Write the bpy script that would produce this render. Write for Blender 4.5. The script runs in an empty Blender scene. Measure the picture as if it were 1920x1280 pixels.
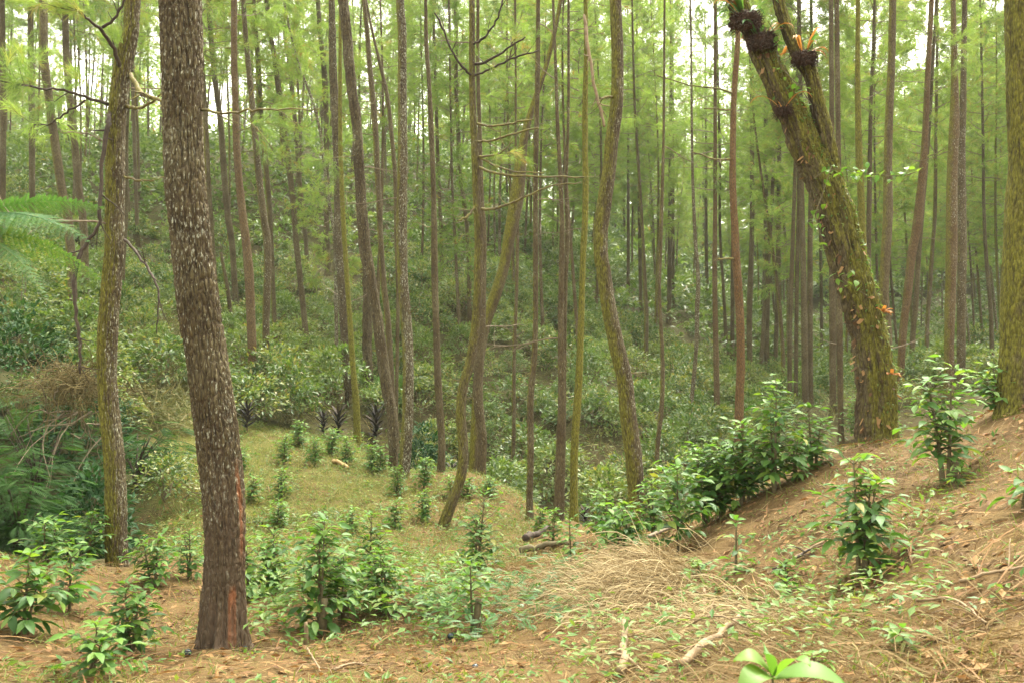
import bpy, math, random
import numpy as np
from mathutils import Vector, Matrix, noise

rnd = random.Random(7)
rng = np.random.default_rng(11)
SC = bpy.context.scene
COL = SC.collection
PI = math.pi

# ------------------------------------------------------------------ camera
LENS, PITCH = 31.0, math.radians(2.77)
F = 1920 * LENS / 36.0
cam = bpy.data.cameras.new('camera')
cam.lens, cam.sensor_width, cam.clip_start, cam.clip_end = LENS, 36.0, 0.1, 1500
cam.dof.use_dof = True
cam.dof.focus_distance, cam.dof.aperture_fstop = 11.5, 4.0
camo = bpy.data.objects.new('camera', cam)
camo.rotation_euler = (PI / 2 + PITCH, 0, 0)
COL.objects.link(camo)
SC.camera = camo

# ------------------------------------------------------------------ light
SUN_EL, SUN_AZ = math.radians(62), math.radians(25)      # azimuth clockwise from +Y
W = bpy.data.worlds.new('World')
SC.world = W
W.use_nodes = True
wt = W.node_tree
wt.nodes.clear()
sky = wt.nodes.new('ShaderNodeTexSky')
sky.sky_type = 'NISHITA'
sky.sun_disc = False
sky.sun_elevation = SUN_EL
sky.sun_rotation = SUN_AZ
sky.air_density, sky.dust_density, sky.ozone_density = 1.0, 4.0, 1.0
hsv = wt.nodes.new('ShaderNodeHueSaturation')            # overcast: the blue is gone
hsv.inputs['Saturation'].default_value = 0.18
bg = wt.nodes.new('ShaderNodeBackground')
bg.inputs['Strength'].default_value = 0.15
wo = wt.nodes.new('ShaderNodeOutputWorld')
wt.links.new(sky.outputs[0], hsv.inputs['Color'])
wb = wt.nodes.new('ShaderNodeMix')                          # the photograph's warm white balance
wb.data_type, wb.blend_type = 'RGBA', 'MULTIPLY'
wb.inputs[0].default_value = 1.0
wb.inputs[7].default_value = (1.0, .955, .80, 1)
wt.links.new(hsv.outputs[0], wb.inputs[6])
wt.links.new(wb.outputs[2], bg.inputs['Color'])
wt.links.new(bg.outputs[0], wo.inputs['Surface'])
sl = bpy.data.lights.new('sun', 'SUN')
sl.energy, sl.angle, sl.color = 1.4, math.radians(25), (1.0, 0.96, 0.86)
so = bpy.data.objects.new('sun', sl)
d = Vector((math.sin(SUN_AZ) * math.cos(SUN_EL), math.cos(SUN_AZ) * math.cos(SUN_EL), math.sin(SUN_EL)))
so.rotation_euler = d.to_track_quat('Z', 'Y').to_euler()
so.location = d * 80
COL.objects.link(so)
SC.view_settings.view_transform = 'Standard'
SC.view_settings.look = 'None'
SC.view_settings.exposure = 2.85
SC.view_settings.gamma = 1.0
SC.view_settings.use_curve_mapping = False
SC.render.engine = 'CYCLES'
SC.cycles.use_denoising = True
SC.cycles.max_bounces = 8
SC.cycles.diffuse_bounces = 3
SC.cycles.glossy_bounces = 2
SC.cycles.transmission_bounces = 5
SC.cycles.volume_bounces = 1
SC.cycles.caustics_reflective = SC.cycles.caustics_refractive = False
HAZE = 0.00033

# ------------------------------------------------------------------ helpers: meshes
class Acc:
    """collects vertices, quads and triangles; builds ONE mesh"""
    def __init__(s):
        s.V, s.Q, s.T, s.rq, s.rt, s.n = [], [], [], [], [], 0
    def add(s, V, Q=None, T=None, r=0.0):
        V = np.asarray(V, float).reshape(-1, 3)
        if Q is not None and len(Q):
            Q = np.asarray(Q, int); s.Q.append(Q + s.n)
            s.rq.append(np.broadcast_to(np.asarray(r, float), (len(Q),)) if np.ndim(r) == 0 or len(r) == len(Q) else np.repeat(r, len(Q) // len(r)))
        if T is not None and len(T):
            T = np.asarray(T, int); s.T.append(T + s.n)
            s.rt.append(np.broadcast_to(np.asarray(r, float), (len(T),)) if np.ndim(r) == 0 or len(r) == len(T) else np.repeat(r, len(T) // len(r)))
        s.V.append(V); s.n += len(V)
        return s
    def build(s, name, mat, smooth=False, vattr=None):
        V = np.concatenate(s.V)
        Q = np.concatenate(s.Q) if s.Q else np.zeros((0, 4), int)
        T = np.concatenate(s.T) if s.T else np.zeros((0, 3), int)
        me = bpy.data.meshes.new(name)
        me.vertices.add(len(V)); me.vertices.foreach_set('co', V.astype(np.float32).ravel())
        nl = Q.size + T.size
        me.loops.add(nl); me.loops.foreach_set('vertex_index', np.concatenate([Q.ravel(), T.ravel()]).astype(np.int32))
        npoly = len(Q) + len(T)
        me.polygons.add(npoly)
        st = np.concatenate([np.arange(len(Q)) * 4, len(Q) * 4 + np.arange(len(T)) * 3]).astype(np.int32)
        me.polygons.foreach_set('loop_start', st)
        me.update(calc_edges=True)
        me.polygons.foreach_set('use_smooth', np.full(npoly, smooth))
        a = me.attributes.new('rnd', 'FLOAT', 'FACE')
        a.data.foreach_set('value', np.concatenate((s.rq or [np.zeros(0)]) + (s.rt or [np.zeros(0)])).astype(np.float32))
        for k, v in (vattr or {}).items():
            a = me.attributes.new(k, 'FLOAT', 'POINT'); a.data.foreach_set('value', np.asarray(v, np.float32).ravel())
        me.materials.append(mat)
        me.validate()
        return me

def link(name, me, parent=None, loc=None):
    o = bpy.data.objects.new(name, me)
    COL.objects.link(o)
    if parent is not None: o.parent = parent
    if loc is not None: o.location = loc
    return o

def tag(o, label=None, cat=None, group=None, kind=None):
    if label: o['label'] = label
    if cat: o['category'] = cat
    if group: o['group'] = group
    if kind: o['kind'] = kind
    return o

def thing(name, label, cat, loc, group=None):
    o = link(name, None, None, loc)
    o.empty_display_size = 0.2
    return tag(o, label, cat, group)

def norm(a):
    return a / np.maximum(np.linalg.norm(a, axis=-1, keepdims=True), 1e-9)

def tube(P, R, sides=6, close=True):
    """tube along a polyline -> V, Q"""
    P = np.asarray(P, float); n = len(P)
    R = np.broadcast_to(np.asarray(R, float), (n,))
    t = norm(np.gradient(P, axis=0))
    m = np.abs(t.mean(0)); ref = np.zeros(3); ref[int(np.argmin(m))] = 1
    u = norm(np.cross(np.broadcast_to(ref, t.shape), t)); v = np.cross(t, u)
    a = np.arange(sides) * 2 * PI / sides
    V = P[:, None] + R[:, None, None] * (np.cos(a)[None, :, None] * u[:, None] + np.sin(a)[None, :, None] * v[:, None])
    i, j = np.meshgrid(np.arange(n - 1), np.arange(sides), indexing='ij')
    k = (j + 1) % sides
    Q = np.stack([i * sides + j, i * sides + k, (i + 1) * sides + k, (i + 1) * sides + j], -1).reshape(-1, 4)
    V = V.reshape(-1, 3)
    if close:
        T0 = [[0, 0, 0]]
        V = np.concatenate([V, P[-1:] + t[-1:] * R[-1] * 0.3, P[:1]])
        e = (n - 1) * sides
        capA = np.stack([e + np.arange(sides), e + (np.arange(sides) + 1) % sides, np.full(sides, n * sides)], -1)
        capB = np.stack([(np.arange(sides) + 1) % sides, np.arange(sides), np.full(sides, n * sides + 1)], -1)
        return V, Q, np.concatenate([capA, capB])
    return V, Q, np.zeros((0, 3), int)

def frames(D, N=None, roll=0.0):
    """3x3 matrices whose columns are x=D, y, z~N"""
    D = norm(np.asarray(D, float))
    if N is None: N = np.broadcast_to(np.array([0, 0, 1.0]), D.shape) + rng.normal(0, .25, D.shape)
    Y = norm(np.cross(N, D)); Z = np.cross(D, Y)
    if np.ndim(roll) or roll:
        c, s_ = np.cos(roll)[:, None], np.sin(roll)[:, None]
        Y, Z = Y * c + Z * s_, Z * c - Y * s_
    return np.stack([D, Y, Z], -1)

def scatter(tpl, M, L, S):
    """copies of template (V,F) -> merged V,F"""
    V, Fc = tpl
    S = np.asarray(S, float)
    S = S[:, None] * np.ones(3) if S.ndim == 1 else S
    out = np.einsum('nij,nvj->nvi', M, V[None] * S[:, None, :]) + L[:, None]
    Fo = Fc[None] + (np.arange(len(L)) * len(V))[:, None, None]
    return out.reshape(-1, 3), Fo.reshape(-1, Fc.shape[1])

def spline(pts, n):
    """Catmull-Rom through rows of pts (any columns), n samples by index"""
    P = np.asarray(pts, float)
    P = np.vstack([2 * P[0] - P[1], P, 2 * P[-1] - P[-2]])
    m = len(P) - 3
    t = np.linspace(0, m - 1e-6, n); i = t.astype(int); f = (t - i)[:, None]
    a, b, c, e = P[i], P[i + 1], P[i + 2], P[i + 3]
    return .5 * (2 * b + (c - a) * f + (2 * a - 5 * b + 4 * c - e) * f ** 2 + (3 * b - a - 3 * c + e) * f ** 3)

# ------------------------------------------------------------------ pixel <-> world
CT, ST = math.cos(PITCH), math.sin(PITCH)
def ray(px, py):
    u, v = (px - 960) / F, (640 - py) / F
    return np.array([u, CT - v * ST, ST + v * CT])
def proj(p):
    c = p[1] * CT + p[2] * ST
    return 960 + F * p[0] / c, 640 - F * (-p[1] * ST + p[2] * CT) / c
def pt(px, py, Y):
    r = ray(px, py); return r * (Y / r[1])

# ------------------------------------------------------------------ terrain height: smooth surface through surveyed points
CP = [  # pixel x, pixel y, distance
 (0,1280,5.8),(480,1280,6.2),(960,1280,6.0),(1300,1280,5.2),(1600,1280,4.6),(1920,1280,4.2),
 (410,1215,7.8),(240,1225,7.4),(100,1150,8.8),(0,1045,10.3),(218,1058,11.8),(110,1062,11),(300,1088,11),(480,1105,10.6),
 (600,1195,8.5),(885,1190,8.4),(700,1150,9.4),(1000,1115,9.6),(560,1085,11.2),(800,1100,10.6),
 (600,1035,13.6),(450,985,15.5),(600,900,18.6),(450,860,20),(330,800,21.5),(740,884,21.5),(832,988,16.5),(660,990,15.6),
 (827,888,22.3),(902,895,21.8),(961,920,21),(993,977,18.6),(1047,972,18.6),(1076,980,18.3),(1200,1005,15),(670,832,24),
 (920,1060,13),(380,930,16.5),(300,900,17),(400,780,23),(560,815,23.5),
 (475,740,28),(500,728,29),(414,655,34),(443,585,42),(578,672,36),(577,523,50),(615,515,52),(660,745,29),
 (300,290,76),(100,330,66),(560,265,86),(800,310,92),(900,360,96),(1000,420,100),(0,300,66),(200,280,72),(-400,300,60),
 (829,545,46),(862,640,39),(880,610,41),(1000,700,38),(1130,760,33),(1209,705,42),(1150,865,28),(1250,640,55),(1254,607,58),
 (1100,560,62),(1100,500,82),(1326,580,70),(1363,670,55),(1408,735,48),(1439,711,52),(1541,662,66),(1481,775,36),(1510,771,35),
 (1290,835,33),(1345,805,36),(1231,900,26),(1577,830,24),(1562,775,30),(1650,705,50),(1779,735,28),(1687,725,32),(1860,690,48),
 (1800,650,70),(1900,630,66),(2300,600,60),(1500,600,90),(1300,530,100),(1700,600,95),(1200,500,110),
 (1690,830,11.5),(1648,828,11.5),(1560,852,11),(1430,905,11.5),(1250,1010,11.5),(1775,905,8.8),(1610,1085,7.2),(1860,775,10.4),
 (1920,755,10),(1920,1000,6),(1450,1000,8.8),(1270,1035,10),(1175,1070,9.8),(1380,1070,8.3),(1700,1000,7.3),(1450,1150,6.8),(1200,1160,7.8),
 (2100,740,9.6),(1920,870,7.8),
 (300,640,31),(226,590,37),(0,660,25),(120,740,22),(0,500,36),(0,410,48),(163,530,42),(-300,700,20),(-300,500,32),
]
CD = [  # pixel x, distance, height (hidden ground)
 (760,25.5,-3.2),(900,25.5,-3.5),(1000,24,-3.7),(1100,23,-3.8),(1200,21,-3.9),(1300,18,-3.7),(1400,16,-2.7),(1250,15.5,-3.0),
 (1386,27,-2.6),(1560,16,-2.2),(1700,16,-1.7),(1850,14,-1.1),(1950,14,-.8),(1800,20,-1.5),(1650,22,-1.9),
 (0,14,-2.9),(120,15,-3.0),(220,16,-2.8),(-200,12,-2.2),(0,18,-2.2),(120,19,-2.0),
 (300,130,22),(700,130,22),(1100,130,22),(1500,130,20),(1900,130,21),(2400,130,22),(-500,130,22),
 (300,260,20),(1000,260,22),(1700,260,24),(2600,260,24),(-700,260,20),(600,26,-1.15),(420,25.5,-.7),
]
WP = [(0,0,-1.62),(0,2.5,-1.7),(-3,2,-1.75),(3,2,-1.35),(-8,3,-1.7),(7,3,-.7),(0,-4,-1.6),(-8,-4,-1.6),(8,-4,-.8),(12,8,.4),(-9,9,-1.9),(0,4.2,-1.85),(14,14,-.2)]
pts = []
for px, py, Y in CP:
    p = pt(px, py, Y); pts.append((p[0], p[1], p[2]))
for px, Y, z in CD:
    pts.append(((px - 960) / F * Y, Y, z))
pts += WP
pts = np.array(pts)
def warp(x, y):
    yy = np.maximum(y, -4.0) + 6.0
    return np.stack([np.clip(x / yy, -1.3, 1.3) * 3.0, np.log(yy) * 1.6], -1)
def _U(r2): return np.where(r2 > 1e-12, r2 * np.log(np.maximum(r2, 1e-12)), 0) * .5
A_ = warp(pts[:, 0], pts[:, 1]); n_ = len(A_)
K_ = _U(((A_[:, None] - A_[None]) ** 2).sum(-1)) + 0.0012 * np.eye(n_)
P_ = np.hstack([np.ones((n_, 1)), A_])
sol = np.linalg.solve(np.block([[K_, P_], [P_.T, np.zeros((3, 3))]]), np.concatenate([pts[:, 2], np.zeros(3)]))
def H(x, y):
    """ground height"""
    x = np.atleast_1d(np.asarray(x, float)); y = np.atleast_1d(np.asarray(y, float))
    out = np.empty(len(x))
    for s in range(0, len(x), 20000):
        B = warp(x[s:s + 20000], y[s:s + 20000])
        out[s:s + 20000] = _U(((B[:, None] - A_[None]) ** 2).sum(-1)) @ sol[:n_] + sol[n_] + B @ sol[n_ + 1:]
    return out
def h1(x, y): return float(H(x, y)[0])
def hit(px, py, dmin=3.0, dmax=150.0):
    r = ray(px, py); Y = np.exp(np.linspace(math.log(dmin), math.log(dmax), 900))
    p = r[None] * (Y / r[1])[:, None]
    b = np.nonzero(p[:, 2] <= H(p[:, 0], p[:, 1]))[0]
    i = b[0] if len(b) else len(Y) - 1
    q = p[i].copy(); q[2] = h1(q[0], q[1]); return q
def on(px, Y):
    x, z = (px - 960) / F * Y, 0.0
    for _ in range(4):
        z = h1(x, Y); x = (px - 960) / F * (Y * CT + z * ST)
    return np.array([x, Y, z])
def gnormal(x, y, e=.15):
    hx = (H(x + e, y) - H(x - e, y)) / (2 * e); hy = (H(x, y + e) - H(x, y - e)) / (2 * e)
    return norm(np.stack([-hx, -hy, np.ones_like(hx)], -1))

# ------------------------------------------------------------------ materials
def mat(name):
    m = bpy.data.materials.new(name); m.use_nodes = True
    nt = m.node_tree; nt.nodes.clear()
    return m, nt, nt.nodes.new('ShaderNodeOutputMaterial')
def N(nt, t, **kw):
    n = nt.nodes.new(t)
    for k, v in kw.items():
        if k in n.inputs: n.inputs[k].default_value = v
        else: setattr(n, k, v)
    return n
def math_(nt, op, a, b=None):
    n = N(nt, 'ShaderNodeMath', operation=op)
    for i, v in enumerate((a, b)):
        if v is None: continue
        if isinstance(v, (int, float)): n.inputs[i].default_value = v
        else: nt.links.new(v, n.inputs[i])
    return n.outputs[0]
def ramp(nt, fac, stops, interp='LINEAR'):
    r = N(nt, 'ShaderNodeValToRGB'); cr = r.color_ramp; cr.interpolation = interp
    while len(cr.elements) < len(stops): cr.elements.new(.5)
    for e, (p, c) in zip(cr.elements, stops):
        e.position = p; e.color = (*c, 1) if len(c) == 3 else c
    nt.links.new(fac, r.inputs[0]); return r.outputs[0]
def mix(nt, fac, a, b, blend='MIX'):
    n = N(nt, 'ShaderNodeMix', data_type='RGBA', blend_type=blend)
    if isinstance(fac, (int, float)): n.inputs[0].default_value = fac
    else: nt.links.new(fac, n.inputs[0])
    for i, v in ((6, a), (7, b)):
        if isinstance(v, tuple): n.inputs[i].default_value = (*v, 1)
        else: nt.links.new(v, n.inputs[i])
    return n.outputs[2]
def vmath(nt, op, a, b):
    n = N(nt, 'ShaderNodeVectorMath', operation=op)
    for i, v in enumerate((a, b)):
        if isinstance(v, tuple): n.inputs[i].default_value = v
        else: nt.links.new(v, n.inputs[i])
    return n.outputs[0]
def attr(nt, name, typ='GEOMETRY'):
    return N(nt, 'ShaderNodeAttribute', attribute_type=typ, attribute_name=name).outputs['Fac']

def leafmat(name, stops, rough=.4, trans=.35, spec=.5, tint=None):
    """leaf: glossy skin over a translucent blade; hue varies leaf by leaf"""
    m, nt, out = mat(name)
    oi = N(nt, 'ShaderNodeObjectInfo').outputs['Random']
    f = math_(nt, 'FRACT', math_(nt, 'ADD', attr(nt, 'rnd'), oi))
    c = ramp(nt, f, stops)
    bs = N(nt, 'ShaderNodeBsdfPrincipled'); bs.inputs['Roughness'].default_value = rough
    bs.inputs['Specular IOR Level'].default_value = spec
    nt.links.new(c, bs.inputs['Base Color'])
    tr = N(nt, 'ShaderNodeBsdfTranslucent')
    tc = mix(nt, 1.0, c, tint or (1.5, 1.45, .6), 'MULTIPLY')
    nt.links.new(tc, tr.inputs['Color'])
    ms = N(nt, 'ShaderNodeMixShader'); ms.inputs[0].default_value = trans
    nt.links.new(bs.outputs[0], ms.inputs[1]); nt.links.new(tr.outputs[0], ms.inputs[2])
    nt.links.new(ms.outputs[0], out.inputs['Surface'])
    return m

M_COFFEE = leafmat('coffee_leaf', [(0, (.032, .09, .017)), (.45, (.058, .14, .026)), (.78, (.09, .185, .032)), (.95, (.14, .225, .036)), (1, (.22, .21, .045))], .5, .36, .3)
M_YOUNG = leafmat('young_leaf', [(0, (.065, .16, .03)), (.6, (.105, .21, .034)), (1, (.15, .24, .042))], .5, .4, .3)
M_BUSH = leafmat('bush_leaf', [(0, (.04, .085, .022)), (.4, (.085, .145, .036)), (.7, (.13, .19, .05)), (.9, (.18, .215, .06)), (1, (.2, .17, .06))], .42, .34, .42)
M_NEEDLE = leafmat('pine_needle', [(0, (.11, .175, .045)), (.5, (.17, .25, .065)), (.85, (.23, .31, .085)), (.95, (.25, .25, .08)), (1, (.25, .15, .055))], .55, .55, .3, (1.35, 1.4, .7))
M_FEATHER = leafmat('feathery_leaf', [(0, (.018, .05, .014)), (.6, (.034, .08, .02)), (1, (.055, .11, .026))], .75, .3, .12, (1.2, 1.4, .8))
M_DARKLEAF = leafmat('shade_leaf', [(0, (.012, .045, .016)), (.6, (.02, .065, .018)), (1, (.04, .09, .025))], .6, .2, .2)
M_FERN = leafmat('fern_leaf', [(0, (.05, .14, .045)), (.6, (.08, .18, .05)), (1, (.13, .2, .05))], .45, .35, .4)
M_WEED = leafmat('weed_leaf', [(0, (.05, .13, .03)), (.5, (.09, .17, .035)), (1, (.16, .2, .05))], .5, .35, .3)
M_GRASS = leafmat('grass_blade', [(0, (.085, .135, .024)), (.5, (.14, .165, .038)), (.8, (.19, .175, .055)), (1, (.24, .19, .08))], .6, .35, .2, (1.2, 1.2, .6))
M_STRAW = leafmat('dry_straw', [(0, (.085, .05, .02)), (.3, (.17, .11, .045)), (.7, (.25, .175, .08)), (1, (.34, .26, .135))], .7, .1, .2, (1.1, 1, .8))
M_HEAP = leafmat('heap_straw', [(0, (.11, .07, .03)), (.3, (.22, .155, .07)), (.6, (.38, .29, .15)), (1, (.48, .39, .23))], .7, .1, .2, (1.1, 1, .8))
M_CREEP = leafmat('dry_creeper', [(0, (.06, .045, .018)), (.5, (.11, .085, .03)), (1, (.17, .13, .05))], .8, .2, .2, (1.1, 1, .7))
M_SCRUB = leafmat('dry_scrub', [(0, (.07, .085, .03)), (.5, (.12, .125, .045)), (.85, (.18, .165, .07)), (1, (.23, .18, .085))], .7, .25, .2, (1.1, 1.1, .7))
M_BROWNLEAF = leafmat('dead_leaf', [(0, (.10, .055, .025)), (.5, (.19, .10, .04)), (1, (.28, .17, .07))], .7, .2, .2, (1.2, 1, .7))
M_CORDY = leafmat('dark_strap_leaf', [(0, (.02, .022, .02)), (.6, (.035, .03, .028)), (1, (.06, .045, .035))], .75, .1, .15, (1, 1, .9))
M_ORANGE = leafmat('orange_fern', [(0, (.22, .085, .025)), (1, (.38, .2, .05))], .6, .3, .2, (1.2, 1, .7))

def barkmat():
    m, nt, out = mat('bark')
    tc = N(nt, 'ShaderNodeTexCoord').outputs['Object']
    oi = N(nt, 'ShaderNodeObjectInfo').outputs['Random']
    off = N(nt, 'ShaderNodeCombineXYZ'); 
    nt.links.new(math_(nt, 'MULTIPLY', oi, 37.0), off.inputs[0]); nt.links.new(math_(nt, 'MULTIPLY', oi, 91.0), off.inputs[2])
    co = vmath(nt, 'ADD', tc, off.outputs[0])
    nz = N(nt, 'ShaderNodeTexNoise', Scale=3.0, Detail=3.0); nt.links.new(co, nz.inputs['Vector'])
    cw = vmath(nt, 'ADD', co, vmath(nt, 'MULTIPLY', nz.outputs['Color'], (.06, .06, .1)))
    vo = N(nt, 'ShaderNodeTexVoronoi', feature='DISTANCE_TO_EDGE', Scale=1.0)
    nt.links.new(vmath(nt, 'MULTIPLY', cw, (26, 26, 7.5)), vo.inputs['Vector'])
    fine = N(nt, 'ShaderNodeTexNoise', Scale=1.0, Detail=5.0, Roughness=.65)
    nt.links.new(vmath(nt, 'MULTIPLY', co, (60, 60, 14)), fine.inputs['Vector'])
    big = N(nt, 'ShaderNodeTexNoise', Scale=1.4, Detail=4.0); nt.links.new(co, big.inputs['Vector'])
    warm = attr(nt, 'warm', 'OBJECT')
    c0 = ramp(nt, big.outputs['Fac'], [(.3, (.078, .058, .026)), (.5, (.122, .098, .046)), (.7, (.172, .15, .08))])
    c0 = mix(nt, warm, c0, (.25, .115, .035))
    c1 = mix(nt, ramp(nt, fine.outputs['Fac'], [(.35, (0, 0, 0)), (.65, (1, 1, 1))]), mix(nt, 1.0, c0, (.55, .5, .48), 'MULTIPLY'), c0)
    crack = ramp(nt, vo.outputs['Distance'], [(.0, (1, 1, 1)), (.14, (0, 0, 0))])
    c2 = mix(nt, math_(nt, 'MULTIPLY', crack, .75), c1, (.045, .028, .018))
    # lichen: pale crusts on the plates
    ln = N(nt, 'ShaderNodeTexNoise', Scale=1.0, Detail=4.0, Roughness=.6); nt.links.new(vmath(nt, 'MULTIPLY', co, (48, 48, 19)), ln.inputs['Vector'])
    lb = N(nt, 'ShaderNodeTexNoise', Scale=2.2, Detail=2.0); nt.links.new(co, lb.inputs['Vector'])
    lich = attr(nt, 'lichen', 'OBJECT')
    th = math_(nt, 'SUBTRACT', math_(nt, 'ADD', math_(nt, 'MULTIPLY', lich, .30), math_(nt, 'MULTIPLY', lb.outputs['Fac'], .22)), .885)
    lm = math_(nt, 'MULTIPLY', math_(nt, 'ADD', ln.outputs['Fac'], th), 12.0)
    lm = N(nt, 'ShaderNodeClamp', Value=0) if False else lm
    cl = N(nt, 'ShaderNodeClamp'); nt.links.new(lm, cl.inputs[0])
    lm = math_(nt, 'MULTIPLY', cl.outputs[0], math_(nt, 'SUBTRACT', 1.0, crack))
    c3 = mix(nt, lm, c2, (.38, .38, .29))
    # moss: on one flank and in the hollows
    nrm = N(nt, 'ShaderNodeSeparateXYZ'); nt.links.new(N(nt, 'ShaderNodeNewGeometry').outputs['Normal'], nrm.inputs[0])
    moss = attr(nt, 'moss', 'OBJECT')
    mn = N(nt, 'ShaderNodeTexNoise', Scale=1.0, Detail=5.0, Roughness=.7); nt.links.new(vmath(nt, 'MULTIPLY', co, (7, 7, 4)), mn.inputs['Vector'])
    side = math_(nt, 'MULTIPLY', nrm.outputs['X'], attr(nt, 'mside', 'OBJECT'))
    mm = math_(nt, 'ADD', math_(nt, 'ADD', math_(nt, 'MULTIPLY', moss, 1.75), mn.outputs['Fac']), math_(nt, 'SUBTRACT', math_(nt, 'MULTIPLY', side, .45), 1.08))
    cm = N(nt, 'ShaderNodeClamp'); nt.links.new(math_(nt, 'MULTIPLY', mm, 3.5), cm.inputs[0])
    mcol = ramp(nt, fine.outputs['Fac'], [(.3, (.04, .038, .008)), (.5, (.12, .112, .016)), (.75, (.25, .24, .032))])
    c4 = mix(nt, math_(nt, 'MULTIPLY', cm.outputs[0], math_(nt, 'GREATER_THAN', moss, .01)), c3, mcol)
    c4 = mix(nt, attr(nt, 'furrow'), c4, (.022, .013, .008))
    sc = attr(nt, 'scar')
    c5 = mix(nt, sc, c4, (.5, .14, .035))
    ch = attr(nt, 'weathered')
    c5 = mix(nt, ch, c5, mix(nt, fine.outputs['Fac'], (.05, .032, .02), (.15, .105, .07)))
    bs = N(nt, 'ShaderNodeBsdfPrincipled', Roughness=.85); bs.inputs['Specular IOR Level'].default_value = .25
    nt.links.new(c5, bs.inputs['Base Color'])
    hgt = math_(nt, 'ADD', math_(nt, 'MULTIPLY', ramp(nt, vo.outputs['Distance'], [(0, (0, 0, 0)), (.3, (1, 1, 1))]), 1.0),
                math_(nt, 'ADD', math_(nt, 'MULTIPLY', fine.outputs['Fac'], .5), math_(nt, 'MULTIPLY', cm.outputs[0], .25)))
    bp = N(nt, 'ShaderNodeBump', Strength=.9, Distance=.018); nt.links.new(hgt, bp.inputs['Height'])
    nt.links.new(bp.outputs[0], bs.inputs['Normal']); nt.links.new(bs.outputs[0], out.inputs['Surface'])
    return m
M_BARK = barkmat()

def simple(name, stops, scale=8., rough=.8, stretch=(1, 1, 1), bump=.4, spec=.3):
    m, nt, out = mat(name)
    tc = N(nt, 'ShaderNodeTexCoord').outputs['Object']
    nz = N(nt, 'ShaderNodeTexNoise', Scale=scale, Detail=6.0, Roughness=.65)
    nt.links.new(vmath(nt, 'MULTIPLY', tc, stretch), nz.inputs['Vector'])
    c = ramp(nt, nz.outputs['Fac'], stops)
    bs = N(nt, 'ShaderNodeBsdfPrincipled', Roughness=rough); bs.inputs['Specular IOR Level'].default_value = spec
    nt.links.new(c, bs.inputs['Base Color'])
    bp = N(nt, 'ShaderNodeBump', Strength=bump, Distance=.02); nt.links.new(nz.outputs['Fac'], bp.inputs['Height'])
    nt.links.new(bp.outputs[0], bs.inputs['Normal']); nt.links.new(bs.outputs[0], out.inputs['Surface'])
    return m
M_TWIG = simple('twig_bark', [(.3, (.10, .075, .05)), (.7, (.24, .19, .13))], 12)
M_MOSSTWIG = simple('mossy_twig_bark', [(.35, (.07, .05, .03)), (.6, (.15, .13, .03))], 10)
M_DARKTWIG = simple('dark_twig_bark', [(.3, (.025, .018, .013)), (.7, (.07, .05, .035))], 12)
M_STEM = simple('coffee_stem', [(.3, (.07, .055, .028)), (.7, (.15, .125, .065))], 20)
M_DRYWOOD = simple('dry_wood', [(.3, (.12, .08, .042)), (.7, (.27, .195, .115))], 9, .8, (1, 1, 1))
M_CUTWOOD = simple('pale_cut_wood', [(.3, (.2, .13, .05)), (.7, (.36, .25, .11))], 9)
M_BALL = simple('dark_glass', [(.4, (.012, .022, .026)), (.7, (.03, .06, .07))], 5, .12, (1, 1, 1), .02, .6)
M_FIBRE = simple('root_fibre', [(.3, (.018, .010, .006)), (.7, (.07, .035, .02))], 25, .9, (1, 1, 1), 1.0)

def groundmat():
    m, nt, out = mat('forest_ground')
    tc = N(nt, 'ShaderNodeTexCoord').outputs['Object']
    def nz(s, d=5., r=.6, st=(1, 1, 1)):
        n = N(nt, 'ShaderNodeTexNoise', Scale=s, Detail=d, Roughness=r); nt.links.new(vmath(nt, 'MULTIPLY', tc, st), n.inputs['Vector']); return n.outputs['Fac']
    a, b, c, f = nz(.55, 6, .65), nz(2.3, 6, .7), nz(9, 6, .7), nz(45, 4, .7)
    soil = ramp(nt, b, [(.3, (.034, .021, .009)), (.48, (.098, .057, .021)), (.7, (.165, .108, .04))])
    straw = ramp(nt, f, [(.3, (.06, .038, .016)), (.7, (.18, .12, .05))])
    s1 = mix(nt, ramp(nt, c, [(.42, (0, 0, 0)), (.6, (1, 1, 1))]), soil, straw)
    moss = ramp(nt, mix(nt, .5, f, c), [(.3, (.036, .038, .009)), (.5, (.085, .085, .018)), (.7, (.155, .138, .034))])
    g = attr(nt, 'green')
    gm = N(nt, 'ShaderNodeClamp')
    nt.links.new(math_(nt, 'MULTIPLY', math_(nt, 'ADD', math_(nt, 'ADD', math_(nt, 'MULTIPLY', a, 1.0), math_(nt, 'MULTIPLY', b, 1.1)), math_(nt, 'SUBTRACT', g, 1.55)), 4.0), gm.inputs[0])
    s2 = mix(nt, gm.outputs[0], s1, moss)
    hum = ramp(nt, c, [(.3, (.02, .020, .008)), (.7, (.055, .054, .018))])
    s3 = mix(nt, attr(nt, 'humus'), s2, hum)
    bs = N(nt, 'ShaderNodeBsdfPrincipled', Roughness=.95); bs.inputs['Specular IOR Level'].default_value = .15
    nt.links.new(s3, bs.inputs['Base Color'])
    bp = N(nt, 'ShaderNodeBump', Strength=1.0, Distance=.04)
    nt.links.new(math_(nt, 'ADD', c, math_(nt, 'MULTIPLY', f, .5)), bp.inputs['Height'])
    nt.links.new(bp.outputs[0], bs.inputs['Normal']); nt.links.new(bs.outputs[0], out.inputs['Surface'])
    return m
M_GROUND = groundmat()

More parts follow.
